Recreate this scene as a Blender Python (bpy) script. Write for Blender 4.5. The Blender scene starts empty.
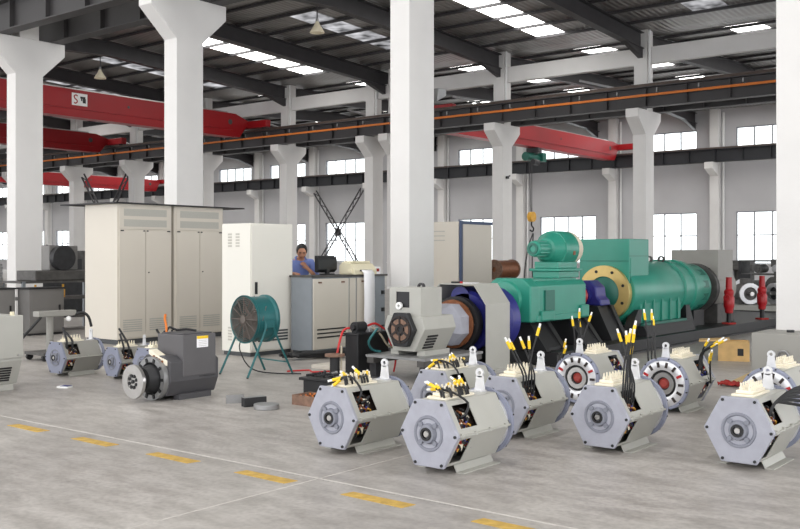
import bpy, bmesh, math, random
from mathutils import Vector, Matrix, Euler
R = math.radians
rnd = random.Random(11)
sc = bpy.context.scene
col = sc.collection

# ------------------------------------------------------------------ materials
def lin(c):
    out = []
    for v in c:
        v = v / 255.0
        out.append(v / 12.92 if v <= 0.04045 else ((v + 0.055) / 1.055) ** 2.4)
    return tuple(out) + (1.0,)

def mat(name, rgb, rough=0.5, metal=0.0, var=0.06, scale=6.0, bump=0.0, bscale=60.0, spec=0.5):
    m = bpy.data.materials.new(name); m.use_nodes = True
    nt = m.node_tree; b = nt.nodes['Principled BSDF']
    b.inputs['Roughness'].default_value = rough
    b.inputs['Metallic'].default_value = metal
    b.inputs['Specular IOR Level'].default_value = spec
    tc = nt.nodes.new('ShaderNodeTexCoord')
    no = nt.nodes.new('ShaderNodeTexNoise'); no.inputs['Scale'].default_value = scale
    no.inputs['Detail'].default_value = 4
    nt.links.new(tc.outputs['Object'], no.inputs['Vector'])
    rp = nt.nodes.new('ShaderNodeValToRGB')
    c = lin(rgb)
    rp.color_ramp.elements[0].position = 0.3; rp.color_ramp.elements[1].position = 0.7
    rp.color_ramp.elements[0].color = tuple(max(0, x * (1 - var)) for x in c[:3]) + (1,)
    rp.color_ramp.elements[1].color = tuple(min(1, x * (1 + var)) for x in c[:3]) + (1,)
    nt.links.new(no.outputs['Fac'], rp.inputs['Fac'])
    nt.links.new(rp.outputs['Color'], b.inputs['Base Color'])
    if bump > 0:
        n2 = nt.nodes.new('ShaderNodeTexNoise'); n2.inputs['Scale'].default_value = bscale
        nt.links.new(tc.outputs['Object'], n2.inputs['Vector'])
        bp = nt.nodes.new('ShaderNodeBump'); bp.inputs['Strength'].default_value = bump
        bp.inputs['Distance'].default_value = 0.01
        nt.links.new(n2.outputs['Fac'], bp.inputs['Height'])
        nt.links.new(bp.outputs['Normal'], b.inputs['Normal'])
    return m

def emit_mat(name, rgb, strength, var=0.0, scale=1.0):
    m = bpy.data.materials.new(name); m.use_nodes = True
    nt = m.node_tree; nt.nodes.clear()
    o = nt.nodes.new('ShaderNodeOutputMaterial'); e = nt.nodes.new('ShaderNodeEmission')
    e.inputs['Color'].default_value = lin(rgb); e.inputs['Strength'].default_value = strength
    if var:
        tc = nt.nodes.new('ShaderNodeTexCoord'); no = nt.nodes.new('ShaderNodeTexNoise')
        no.inputs['Scale'].default_value = scale
        mr = nt.nodes.new('ShaderNodeMapRange'); mr.inputs['From Min'].default_value = .3; mr.inputs['From Max'].default_value = .7
        mr.inputs['To Min'].default_value = strength * (1 - var); mr.inputs['To Max'].default_value = strength * (1 + var)
        nt.links.new(tc.outputs['Object'], no.inputs['Vector']); nt.links.new(no.outputs['Fac'], mr.inputs['Value'])
        nt.links.new(mr.outputs['Result'], e.inputs['Strength'])
    nt.links.new(e.outputs['Emission'], o.inputs['Surface'])
    return m

M = {}
M['column'] = mat('white_painted_concrete', (219, 217, 215), .7, 0, .03, 1.5, .15, 30)
M['wall'] = mat('grey_white_wall_paint', (186, 185, 187), .8, 0, .05, .4)
M['trimwhite'] = mat('white_trim_paint', (225, 225, 224), .6, 0, .02)
M['steel_dark'] = mat('dark_painted_steel', (62, 60, 62), .5, .2, .12, 2)
M['steel_runway'] = mat('runway_girder_paint', (60, 58, 59), .5, .2, .12, 1)
M['runway_black'] = mat('black_runway_paint', (36, 37, 41), .5, .2, .1, 1)
M['steel_rust'] = mat('rail_steel', (92, 80, 74), .5, .5, .2, 3)
M['red'] = mat('red_crane_paint', (152, 13, 22), .42, 0, .08, .6)
M['red2'] = mat('red_enamel', (168, 20, 28), .4, 0, .08, 8)
M['orange'] = mat('orange_conductor_cover', (206, 112, 30), .5, 0, .05)
M['cab'] = mat('beige_grey_cabinet_paint', (207, 200, 188), .5, 0, .02, 1)
M['cabwhite'] = mat('off_white_cabinet_paint', (224, 221, 212), .5, 0, .02, 1)
M['cabdark'] = mat('cabinet_plinth_grey', (70, 72, 74), .6, 0, .1)
M['panelgrey'] = mat('perforated_panel_grey', (178, 176, 168), .6, 0, .12, 120)
M['consgrey'] = mat('console_blue_grey', (128, 134, 140), .5, 0, .04)
M['bluegrey'] = mat('dark_blue_frame_paint', (58, 74, 104), .5, 0, .05)
M['gen'] = mat('generator_grey_paint', (172, 171, 164), .42, 0, .03, 4)
M['genplate'] = mat('cast_end_plate_paint', (157, 158, 168), .5, 0, .07, 9, .2, 60)
M['genplate_dk'] = mat('cast_hub_paint', (124, 126, 136), .5, 0, .08, 14, .2, 60)
M['genback'] = mat('cast_end_ring_paint', (134, 138, 156), .5, 0, .05, 9)
M['alu'] = mat('bare_aluminium', (214, 214, 216), .38, .55, .08, 10)
M['steel'] = mat('machined_steel', (190, 188, 186), .28, .9, .06, 10)
M['steelmid'] = mat('galvanised_steel', (150, 150, 150), .45, .6, .1, 6)
M['black'] = mat('black_rubber', (26, 26, 28), .5, 0, .1, 20)
M['blackpaint'] = mat('black_bed_paint', (30, 30, 32), .45, .1, .2, 3)
M['copper'] = mat('copper_winding', (132, 82, 52), .45, .4, .25, 25)
M['winding'] = mat('dark_varnished_winding', (44, 34, 30), .5, .1, .3, 30)
M['ivory'] = mat('ivory_terminal_resin', (232, 224, 204), .5, 0, .04, 10)
M['yellow'] = mat('yellow_sleeve', (240, 200, 30), .5, 0, .05, 20)
M['white'] = mat('white_plastic', (238, 238, 236), .5, 0, .02)
M['paper'] = mat('white_paper', (244, 243, 246), .8, 0, .01)
M['darkalt'] = mat('charcoal_alternator_paint', (88, 86, 88), .5, 0, .06, 4)
M['darkalt2'] = mat('charcoal_cast_frame', (72, 71, 74), .5, 0, .08, 4)
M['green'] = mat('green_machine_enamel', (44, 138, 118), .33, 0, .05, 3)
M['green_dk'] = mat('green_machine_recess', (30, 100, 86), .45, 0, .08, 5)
M['brass'] = mat('bronze_ring', (205, 178, 112), .35, .4, .06, 8)
M['beige'] = mat('beige_canvas_cover', (224, 214, 192), .7, 0, .04, 8)
M['blue'] = mat('dark_blue_enamel', (42, 44, 122), .4, 0, .1, 6)
M['teal'] = mat('teal_fan_paint', (34, 98, 100), .4, .1, .12, 5)
M['fangrey'] = mat('dusty_fan_wire', (104, 96, 90), .6, .2, .2, 12)
M['wood'] = mat('pale_wood', (204, 168, 112), .7, 0, .15, 6)
M['card'] = mat('cardboard', (206, 180, 136), .8, 0, .06, 4)
M['brown'] = mat('rusty_brown_tray', (128, 100, 84), .7, .1, .25, 20)
M['midgrey'] = mat('weathered_grey_paint', (146, 144, 138), .5, 0, .05, 3)
M['cabgrey'] = mat('tool_cabinet_grey_paint', (120, 118, 116), .55, 0, .06, 3)
M['ventlight'] = mat('pale_vent_shadow', (186, 182, 172), .6, 0, .04)
M['corered'] = mat('red_brown_core', (150, 52, 44), .5, 0, .15, 12)
M['winframe'] = mat('grey_window_frame', (132, 134, 138), .5, .2, .05)
M['redcloth'] = mat('red_cloth', (158, 44, 40), .9, 0, .15, 25)
M['skin'] = mat('skin', (188, 136, 108), .55, 0, .05, 15)
M['hair'] = mat('black_hair', (22, 20, 20), .5, 0, .15, 40)
M['shirt'] = mat('blue_work_shirt', (122, 140, 202), .85, 0, .06, 12)
M['trouser'] = mat('navy_work_trousers', (40, 46, 70), .85, 0, .08, 12)
M['shoe'] = mat('black_shoe', (24, 22, 22), .5, 0, .08, 12)
M['screen'] = mat('black_monitor_plastic', (28, 30, 32), .45, 0, .05)
M['cream'] = mat('cream_printer_plastic', (222, 214, 186), .55, 0, .03)
M['clutter'] = mat('oily_machine_grey', (84, 82, 80), .55, .3, .25, 8)
M['clutter2'] = mat('dark_machine_iron', (48, 48, 50), .55, .3, .25, 8)
M['yellowline'] = mat('worn_yellow_floor_paint', (186, 152, 74), .75, 0, .22, 14)
M['redhose'] = mat('red_hose', (196, 40, 40), .5, 0, .05)
M['cablegrey'] = mat('grey_hose', (170, 160, 140), .6, 0, .05)
M['amber'] = mat('hook_block_yellow', (214, 160, 50), .5, 0, .1, 8)
M['lampglass'] = mat('pendant_reflector', (236, 226, 200), .4, .1, .03)
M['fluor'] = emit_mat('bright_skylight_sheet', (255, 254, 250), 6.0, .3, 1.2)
M['dimsky'] = emit_mat('dim_skylight_glow', (226, 226, 230), .4, .95, 1.6)  # dim strips; patchy glow also stands in for reflections on the roof sheet

def glass():
    m = bpy.data.materials.new('window_glass'); m.use_nodes = True
    nt = m.node_tree; nt.nodes.clear()
    o = nt.nodes.new('ShaderNodeOutputMaterial'); mx = nt.nodes.new('ShaderNodeMixShader')
    t = nt.nodes.new('ShaderNodeBsdfTransparent'); g = nt.nodes.new('ShaderNodeBsdfGlossy')
    t.inputs['Color'].default_value = (.95, .97, .97, 1); g.inputs['Roughness'].default_value = .05
    mx.inputs['Fac'].default_value = .06
    nt.links.new(t.outputs[0], mx.inputs[1]); nt.links.new(g.outputs[0], mx.inputs[2]); nt.links.new(mx.outputs[0], o.inputs['Surface'])
    return m
M['glass'] = glass()

def floor_mat():
    m = bpy.data.materials.new('polished_concrete_floor'); m.use_nodes = True
    nt = m.node_tree; b = nt.nodes['Principled BSDF']; L = nt.links.new
    tc = nt.nodes.new('ShaderNodeTexCoord')
    def noise(s, det, stretch=None):
        n = nt.nodes.new('ShaderNodeTexNoise'); n.inputs['Scale'].default_value = s; n.inputs['Detail'].default_value = det
        if stretch:
            mp = nt.nodes.new('ShaderNodeMapping'); mp.inputs['Scale'].default_value = stretch
            mp.inputs['Rotation'].default_value = (0, 0, R(14))
            L(tc.outputs['Object'], mp.inputs['Vector']); L(mp.outputs['Vector'], n.inputs['Vector'])
        else: L(tc.outputs['Object'], n.inputs['Vector'])
        return n
    n1 = noise(.55, 6); n2 = noise(3.2, 8, (1, 2.2, 1)); n3 = noise(26, 4)
    r1 = nt.nodes.new('ShaderNodeValToRGB'); e = r1.color_ramp.elements
    e[0].position = .32; e[0].color = lin((155, 150, 146)); e[1].position = .68; e[1].color = lin((180, 175, 170))
    L(n1.outputs['Fac'], r1.inputs['Fac'])
    r2 = nt.nodes.new('ShaderNodeValToRGB'); e = r2.color_ramp.elements
    e[0].position = .34; e[0].color = (.76, .75, .74, 1); e[1].position = .62; e[1].color = (1.06, 1.06, 1.06, 1)
    L(n2.outputs['Fac'], r2.inputs['Fac'])
    r3 = nt.nodes.new('ShaderNodeValToRGB'); e = r3.color_ramp.elements
    e[0].position = .3; e[0].color = (.84, .84, .84, 1); e[1].position = .6; e[1].color = (1.03, 1.03, 1.03, 1)
    L(n3.outputs['Fac'], r3.inputs['Fac'])
    a = nt.nodes.new('ShaderNodeMix'); a.data_type = 'RGBA'; a.blend_type = 'MULTIPLY'; a.inputs[0].default_value = 1
    L(r1.outputs['Color'], a.inputs[6]); L(r2.outputs['Color'], a.inputs[7])
    c = nt.nodes.new('ShaderNodeMix'); c.data_type = 'RGBA'; c.blend_type = 'MULTIPLY'; c.inputs[0].default_value = 1
    L(a.outputs[2], c.inputs[6]); L(r3.outputs['Color'], c.inputs[7])
    L(c.outputs[2], b.inputs['Base Color'])
    mr = nt.nodes.new('ShaderNodeMapRange'); mr.inputs['To Min'].default_value = .3; mr.inputs['To Max'].default_value = .55
    L(n2.outputs['Fac'], mr.inputs['Value']); L(mr.outputs['Result'], b.inputs['Roughness'])
    bp = nt.nodes.new('ShaderNodeBump'); bp.inputs['Strength'].default_value = .08; bp.inputs['Distance'].default_value = .01
    L(n3.outputs['Fac'], bp.inputs['Height']); L(bp.outputs['Normal'], b.inputs['Normal'])
    return m
M['floor'] = floor_mat()

def roof_mat():
    m = mat('corrugated_roof_sheet', (150, 147, 145), .34, .6, .14, .5)
    nt = m.node_tree; b = nt.nodes['Principled BSDF']
    tc = nt.nodes.new('ShaderNodeTexCoord'); w = nt.nodes.new('ShaderNodeTexWave')
    w.wave_type = 'BANDS'; w.bands_direction = 'X'; w.inputs['Scale'].default_value = 1.5
    nt.links.new(tc.outputs['Object'], w.inputs['Vector'])
    bp = nt.nodes.new('ShaderNodeBump'); bp.inputs['Strength'].default_value = .6; bp.inputs['Distance'].default_value = .04
    nt.links.new(w.outputs['Fac'], bp.inputs['Height']); nt.links.new(bp.outputs['Normal'], b.inputs['Normal'])
    return m
M['roof'] = roof_mat()

# ------------------------------------------------------------------ mesh builder
class MB:
    def __init__(s): s.bm = bmesh.new(); s.mi = 0
    def mat(s, i): s.mi = i; return s
    def face(s, vs):
        try:
            f = s.bm.faces.new(vs); f.material_index = s.mi; return f
        except ValueError: return None
    def box(s, x0, x1, y0, y1, z0, z1, mx=None):
        P = [(x0, y0, z0), (x1, y0, z0), (x1, y1, z0), (x0, y1, z0), (x0, y0, z1), (x1, y0, z1), (x1, y1, z1), (x0, y1, z1)]
        if mx is not None: P = [mx @ Vector(p) for p in P]
        v = [s.bm.verts.new(p) for p in P]
        for q in ((3, 2, 1, 0), (4, 5, 6, 7), (0, 1, 5, 4), (1, 2, 6, 5), (2, 3, 7, 6), (3, 0, 4, 7)): s.face([v[i] for i in q])
        return s
    def obox(s, c, size, rot=(0, 0, 0)):
        a, b, d = (x / 2 for x in size)
        return s.box(-a, a, -b, b, -d, d, Matrix.Translation(c) @ Euler(rot).to_matrix().to_4x4())
    def bar(s, p0, p1, w, h=None):
        h = h or w
        p0, p1 = Vector(p0), Vector(p1); d = p1 - p0
        q = d.to_track_quat('Y', 'Z').to_matrix().to_4x4()
        return s.box(-w / 2, w / 2, 0, d.length, -h / 2, h / 2, Matrix.Translation(p0) @ q)
    def _fr(s, d):
        d = Vector(d).normalized()
        u = d.orthogonal().normalized()
        if abs(d.z) < .9: u = d.cross(Vector((0, 0, 1))).normalized()
        return d, u, d.cross(u).normalized()
    def lathe(s, prof, p0, d, n=24, closed=False, ph=0):
        # prof: list of (radius, distance along d); radius 0 ends close to a point
        d, u, w = s._fr(d); p0 = Vector(p0); rings = []
        for r, h in prof:
            if r <= 1e-6: rings.append([s.bm.verts.new(p0 + d * h)])
            else: rings.append([s.bm.verts.new(p0 + d * h + (u * math.cos(2 * math.pi * k / n + ph) + w * math.sin(2 * math.pi * k / n + ph)) * r) for k in range(n)])
        seq = list(zip(rings, rings[1:]))
        if closed: seq.append((rings[-1], rings[0]))
        for a, b in seq:
            for k in range(n):
                k2 = (k + 1) % n
                if len(a) == 1 and len(b) == 1: break
                if len(a) == 1: s.face([a[0], b[k2], b[k]])
                elif len(b) == 1: s.face([a[k], a[k2], b[0]])
                else: s.face([a[k], a[k2], b[k2], b[k]])
        return s
    def cyl(s, p0, p1, r, r1=None, n=16, ph=0):
        p0, p1 = Vector(p0), Vector(p1); L = (p1 - p0).length
        r1 = r if r1 is None else r1
        return s.lathe([(0, 0), (r, 0), (r1, L), (0, L)], p0, p1 - p0, n, ph=ph)
    def ring(s, p0, p1, ro, ri, n=32):
        p0, p1 = Vector(p0), Vector(p1); L = (p1 - p0).length
        return s.lathe([(ri, 0), (ro, 0), (ro, L), (ri, L)], p0, p1 - p0, n, closed=True)
    def sphere(s, c, r, n=12, sc_=(1, 1, 1)):
        c = Vector(c); m = n // 2; rings = []
        for i in range(m + 1):
            t = math.pi * i / m; z = math.cos(t); q = math.sin(t)
            if i in (0, m): rings.append([s.bm.verts.new(c + Vector((0, 0, z * r * sc_[2])))])
            else: rings.append([s.bm.verts.new(c + Vector((q * math.cos(2 * math.pi * k / n) * r * sc_[0], q * math.sin(2 * math.pi * k / n) * r * sc_[1], z * r * sc_[2]))) for k in range(n)])
        for a, b in zip(rings, rings[1:]):
            for k in range(n):
                k2 = (k + 1) % n
                if len(a) == 1: s.face([a[0], b[k], b[k2]])
                elif len(b) == 1: s.face([a[k2], a[k], b[0]])
                else: s.face([a[k2], a[k], b[k], b[k2]])
        return s
    def prism(s, pts, axis, a, b):
        def P(u, v, t): return {'x': (t, u, v), 'y': (u, t, v), 'z': (u, v, t)}[axis]
        A = [s.bm.verts.new(P(u, v, a)) for u, v in pts]; B = [s.bm.verts.new(P(u, v, b)) for u, v in pts]
        s.face(A); s.face(B[::-1])
        n = len(pts)
        for k in range(n): s.face([A[k], B[k], B[(k + 1) % n], A[(k + 1) % n]])
        return s
    def tube(s, pts, r, n=8, smooth=3):
        P = [Vector(p) for p in pts]
        if smooth and len(P) > 2:
            Q = []
            for i in range(len(P) - 1):
                p0 = P[max(i - 1, 0)]; p1 = P[i]; p2 = P[i + 1]; p3 = P[min(i + 2, len(P) - 1)]
                for k in range(smooth):
                    t = k / smooth
                    Q.append(.5 * ((2 * p1) + (p2 - p0) * t + (2 * p0 - 5 * p1 + 4 * p2 - p3) * t * t + (3 * p1 - p0 - 3 * p2 + p3) * t ** 3))
            Q.append(P[-1]); P = Q
        rings = []; u = None
        for i, p in enumerate(P):
            d = (P[min(i + 1, len(P) - 1)] - P[max(i - 1, 0)]).normalized()
            if u is None: u = d.orthogonal().normalized()
            u = (u - d * u.dot(d)).normalized(); w = d.cross(u)
            rings.append([s.bm.verts.new(p + (u * math.cos(2 * math.pi * k / n) + w * math.sin(2 * math.pi * k / n)) * r) for k in range(n)])
        for a, b in zip(rings, rings[1:]):
            for k in range(n): s.face([a[k], a[(k + 1) % n], b[(k + 1) % n], b[k]])
        s.face(rings[0][::-1]); s.face(rings[-1])
        return s
    def build(s, name, mats, parent=None, bevel=0, smooth=True, label=None, loc=None, solid=0, fix=True):
        if fix: bmesh.ops.recalc_face_normals(s.bm, faces=s.bm.faces[:])
        me = bpy.data.meshes.new(name); s.bm.to_mesh(me); s.bm.free()
        for m in (mats if isinstance(mats, (list, tuple)) else [mats]): me.materials.append(M[m] if isinstance(m, str) else m)
        if smooth:
            me.shade_smooth(); me.set_sharp_from_angle(angle=R(35))
        o = bpy.data.objects.new(name, me); col.objects.link(o)
        if parent is not None: o.parent = parent
        if loc is not None: o.location = loc
        if label: o['label'] = label
        if solid:
            md = o.modifiers.new('thick', 'SOLIDIFY'); md.thickness = solid; md.offset = -1
        if bevel:
            md = o.modifiers.new('bev', 'BEVEL'); md.width = bevel; md.segments = 2; md.limit_method = 'ANGLE'; md.angle_limit = R(40)
        return o

def tag(o, label, cat, group=None, kind=None):
    if label: o['label'] = label
    if cat: o['category'] = cat
    if group: o['group'] = group
    if kind: o['kind'] = kind
    return o
def thing(name, label, cat, loc=(0, 0, 0), rz=0, group=None):
    o = bpy.data.objects.new(name, None); col.objects.link(o)
    o.empty_display_size = .1
    o.location = loc; o.rotation_euler = (0, 0, rz)
    return tag(o, label, cat, group)
def struct(name, mb, m, **kw):
    o = mb.build(name, m, **kw); o['kind'] = 'structure'; return o
def copy_tree(o, parent=None):
    c = o.copy(); col.objects.link(c); c.parent = parent
    for ch in list(o.children): copy_tree(ch, c)
    return c

# ------------------------------------------------------------------ camera
cam = bpy.data.cameras.new('camera'); co = bpy.data.objects.new('camera', cam); col.objects.link(co)
co.location = (0, 0, 1.5); co.rotation_euler = (R(90), 0, R(38.5))
cam.sensor_width = 36; cam.lens = 967 / 800 * 36; cam.shift_y = -9.5 / 800; cam.clip_end = 400
sc.camera = co

# ------------------------------------------------------------------ building
YN, YM, YF = 12.7, 33.0, 53.2
XL, XR = -104.0, 12.0
def roof_z(y):
    # three equal pitched bays, ridge half way between the column rows
    for a, b in ((YN, YM), (YM, YF)):
        if a - .01 <= y <= b + .01:
            t = abs((y - a) / (b - a) - .5) * 2
            return 10.12 - .5 * t
    if -7.7 <= y < YN:
        t = abs((y + 7.6) / (YN + 7.6) - .5) * 2
        return 10.12 - .5 * t
    return 9.62
struct('floor', MB().box(XL, 14, -8, YF + .3, -.2, 0), 'floor', smooth=False)

# roof sheets with openings for the skylight strips
BAYX = [-14.95 - 6.05 * i for i in range(-5, 16)]
BAYX = [x for x in BAYX if x > XL - 4]
PURL = {}
def make_roof(tagname, ya, yb, first):
    n = 14
    ys = [ya + (yb - ya) * i / n for i in range(n + 1)]
    xs = []
    for i, x in enumerate(BAYX[:-1]):
        m = (x + BAYX[i + 1]) / 2
        xs += [(BAYX[i + 1], m - .6, 0), (m - .6, m + .6, 1), (m + .6, x, 0)]
    mb = MB(); br = MB(); dm = MB()
    for (x0, x1, sky) in xs:
        for i in range(n):
            y0, y1 = ys[i], ys[i + 1]
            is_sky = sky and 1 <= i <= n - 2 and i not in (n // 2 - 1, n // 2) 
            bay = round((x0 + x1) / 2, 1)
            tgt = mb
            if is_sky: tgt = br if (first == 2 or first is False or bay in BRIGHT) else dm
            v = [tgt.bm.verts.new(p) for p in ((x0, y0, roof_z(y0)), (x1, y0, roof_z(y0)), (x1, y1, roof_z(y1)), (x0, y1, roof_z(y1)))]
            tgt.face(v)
    for m in (mb, br, dm): bmesh.ops.remove_doubles(m.bm, verts=m.bm.verts[:], dist=1e-4)
    struct({True: 'ceiling', False: 'ceiling_far', 2: 'ceiling_near'}[first], mb, 'roof', smooth=False)
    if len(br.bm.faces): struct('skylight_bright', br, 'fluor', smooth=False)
    if len(dm.bm.faces): struct('skylight_dim_glow', dm, 'dimsky', smooth=False)
    for i in range(1, n):
        y = ys[i]; z = roof_z(y)
        struct('roof_purlin', MB().box(BAYX[-1], BAYX[0], y - .035, y + .035, z - .11, z - .012), 'steel_dark', smooth=False)
    for x in BAYX:
        mb = MB(); ym = (ya + yb) / 2
        for (p, q) in ((ya, ym), (ym, yb)):
            zp, zq = roof_z(p), roof_z(q)
            for (w, t0, t1) in ((.3, -.11, -.14), (.02, -.11, -.7), (.3, -.67, -.7)):
                v = [mb.bm.verts.new(c) for c in ((x - w / 2, p, zp + t1), (x + w / 2, p, zp + t1), (x + w / 2, q, zq + t1), (x - w / 2, q, zq + t1),
                                                  (x - w / 2, p, zp + t0), (x + w / 2, p, zp + t0), (x + w / 2, q, zq + t0), (x - w / 2, q, zq + t0))]
                for f in ((3, 2, 1, 0), (4, 5, 6, 7), (0, 1, 5, 4), (1, 2, 6, 5), (2, 3, 7, 6), (3, 0, 4, 7)): mb.face([v[k] for k in f])
        # haunch at both ends
        for (p, s_) in ((ya + .1, 1), (yb - .1, -1)):
            mb.prism([(p, 9.62 - .69), (p, 9.62 - 1.05), (p + s_ * 1.6, roof_z(p + s_ * 1.6) - .69)], 'x', x - .09, x + .09)
        struct('roof_rafter', mb, 'steel_dark', smooth=False)
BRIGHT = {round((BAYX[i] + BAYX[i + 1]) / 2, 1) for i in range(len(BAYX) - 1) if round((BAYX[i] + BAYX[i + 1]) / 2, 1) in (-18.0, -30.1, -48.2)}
make_roof('mid', YN, YM, True)
make_roof('far', YM, YF, False)
make_roof('near', -7.6, YN, 2)

# back wall with window openings
PIL = [10.5, 4.45, -1.6, -7.65, -13.7, -19.75, -25.9, -32.3, -38.5, -44.5, -50.5, -56.5, -62.5, -68.5, -74.5, -80.5, -86.5, -92.5, -98.5]
WC = [((a + b) / 2) for a, b in zip(PIL, PIL[1:])]
def wall_grid(xs, zs, holes, y):
    mb = MB(); vv = {}
    def V(i, j):
        if (i, j) not in vv: vv[(i, j)] = mb.bm.verts.new((xs[i], y, zs[j]))
        return vv[(i, j)]
    for i in range(len(xs) - 1):
        for j in range(len(zs) - 1):
            if holes(i, j): continue
            mb.face([V(i, j), V(i + 1, j), V(i + 1, j + 1), V(i, j + 1)])
    return mb
xs = [XL] + sorted([c + s_ * 1.95 for c in WC for s_ in (-1, 1)]) + [XR + 2]
zs = [0, 1.0, 3.9, 7.1, 8.55, 9.65]
wb = struct('wall_back', wall_grid(xs, zs, lambda i, j: i % 2 == 1 and j in (1, 3), YF), 'wall', smooth=False, fix=False)
md = wb.modifiers.new('thick', 'SOLIDIFY'); md.thickness = .3; md.offset = -1
struct('wall_left', MB().box(XL - .3, XL, -8, YF, 0, 9.65), 'wall', smooth=False)
wn = 0
for c in WC:
    for (z0, z1, rows) in ((1.0, 3.9, 2), (7.1, 8.55, 1)):
        wn += 1
        o = thing('window_%d' % wn, None, None, (c, YF, z0)); o['kind'] = 'structure'
        h = z1 - z0; f = MB()
        f.box(-1.95, 1.95, .06, .14, 0, .06).box(-1.95, 1.95, .06, .14, h - .06, h).box(-1.95, -1.89, .06, .14, .06, h - .06).box(1.89, 1.95, .06, .14, .06, h - .06)
        for k in (1, 2, 3): f.box(-1.95 + .975 * k - .035, -1.95 + .975 * k + .035, .07, .13, .06, h - .06)
        if rows == 2: f.box(-1.89, 1.89, .065, .135, h * .55 - .03, h * .55 + .03)
        f.build('window_frame', 'winframe', o, smooth=False)
        MB().box(-1.89, 1.89, .097, .103, .06, h - .06).build('pane', 'glass', o, smooth=False)
        if rows == 2: MB().box(-2.0, 2.0, -.06, .06, -.05, 0).build('window_sill', 'trimwhite', o, smooth=False)
# wall piers with small corbels carrying the far runway girder
for k, x in enumerate(PIL):
    mb = MB(); mb.box(x - .25, x + .25, YF - .4, YF - .002, 0, 9.6)
    mb.prism([(YF - .4, 5.9), (YF - 1.25, 6.25), (YF - 1.25, 6.6), (YF - .4, 6.6)], 'x', x - .23, x + .23)
    struct('wall_pier', mb, 'column', smooth=False)
    mb = MB(); mb.cyl((x + .42, YF - .1, 0), (x + .42, YF - .1, 9.4), .06, n=10); struct('downpipe', mb, 'trimwhite')

# free standing columns -------------------------------------------------------
def column(x, y, label, deep=.7, w=.4, name='concrete_column', group=None):
    t = thing(name, label, 'column', (x, y, 0), 0, group)
    a = deep / 2
    mb = MB()
    pts = [(-a, 0), (a, 0), (a, 5.85), (.96, 6.42), (.96, 6.72), (-.96, 6.72), (-.96, 6.42), (-a, 5.85)]
    mb.prism(pts, 'x', -w / 2, w / 2)
    mb.build('shaft', 'column', t, smooth=False, bevel=.012)
    MB().box(-w / 2, w / 2, -.25, .25, 6.722, 9.62).build('upper_shaft', 'column', t, smooth=False)
    if y > 20: MB().cyl((w / 2 + .07, -.2, 7.6), (w / 2 + .07, -.2, 9.6), .05, n=8).build('conduit', 'trimwhite', t)
    return t
NEARX = [-21.73, -15.74, -9.84, -3.64]
for x, lb in zip(NEARX, ('white concrete column at the left edge in front of the red cranes',
                         'tall white column rising behind the beige double cabinet',
                         'thick white column behind the grey alternator and test guard',
                         'white column at the right edge above the grey steel box')):
    column(x, YN, lb, .68 if x > -20 else .72, .4)
MIDX = [-14.95, -21.0, -26.45, -27.75, -33.1, -39.15, -45.0, -50.8, -57.3]
midlab = ['slim far column standing behind the tall green machine box',
          'slim far column right of the pale cabinets with a dark cable fitting',
          'right hand column of the closely set pair by the thick white column',
          'left hand column of the closely set pair by the thick white column',
          'slim far column above the man in the blue shirt',
          'slim far column peeping out just right of the tall white column',
          'far column under the end of the lower red crane girder',
          'far column left of the beige double cabinet between red girders',
          'far column mostly hidden behind the leftmost white column']
for x, lb in zip(MIDX, midlab): column(x, YM, lb, .7, .5)
t = thing('cable_clip', 'small dark cable fitting fixed high on the slim far column right of the pale cabinets', 'clip', (-20.74, 32.9, 4.55))  # dark thing of unclear kind, built as a small cable clip
MB().box(0, .06, -.05, .12, 0, .1).bar((.03, 0, .02), (.03, .22, .14), .04).build('bracket', 'black', t)
struct('tie_beam', MB().box(-104, 14, YM - .12, YM + .12, 8.4, 9.0), 'column', smooth=False)

# crane runway girders ---------------------------------------------------------
def girder(y, z0, x0, x1, label, face=-1, h=.72, m='steel_runway', stiff=1.5, step=6.05):
    t = thing('runway_girder', label, 'girder', ((x0 + x1) / 2, y, z0), 0)
    L = (x1 - x0) / 2
    mb = MB().box(-L, L, -.16, .16, 0, .03).box(-L, L, -.012, .012, .03, h - .03).box(-L, L, -.2, .2, h - .03, h)
    mb.build('beam', m, t, smooth=False)
    mb = MB(); x = -L
    while x < L:
        mb.box(x, x + .03, -.13, .13, .03, h - .03); x += stiff
    o = mb.build('stiffener', m, t, smooth=False); o['kind'] = 'stuff'
    MB().box(-L, L, -.04, .04, h, h + .1).build('rail', 'steel_rust', t, smooth=False)
    return t
girder(YN - .7, 6.722, -72, XR + 3, 'upper dark crane girder crossing the top left corner')
girder(YN + .7, 6.722, -72, XR + 3, 'dark crane girder on the right hand corbel of the leftmost column')
g = girder(YM - .75, 6.722, -100, XR, 'long dark crane girder carrying the orange conductor line')
girder(YM + .75, 6.722, -100, XR, 'far side dark crane girder just behind the one with the orange line')
girder(YF - .85, 6.6, -102, XR, 'black crane girder running along the windowed back wall', m='runway_black')
t = thing('conductor_rail', 'orange conductor rail running along the long dark crane girder', 'rail', (-53, YM - 1.05, 7.0))
MB().box(-47, 47, -.03, .03, .07, .15).build('cover', 'orange', t, smooth=False)
mb = MB()
for k in range(62): mb.box(-46.5 + 1.5 * k, -46.46 + 1.5 * k, -.02, .16, .17, .2).box(-46.5 + 1.5 * k, -46.46 + 1.5 * k, -.02, .02, .17, .34)
o = mb.build('hanger', 'steelmid', t, smooth=False); o['kind'] = 'stuff'
t = thing('walkway_rail', 'thin brown handrail pipe above the orange conductor line', 'rail', (-53, YM - .93, 7.444))
mb = MB().box(-47, 47, -.015, .015, .07, .095)
for k in range(32): mb.box(-46.5 + 3 * k, -46.46 + 3 * k, -.015, .015, 0, .07)
mb.build('pipe', 'steel_rust', t, smooth=False)
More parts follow.
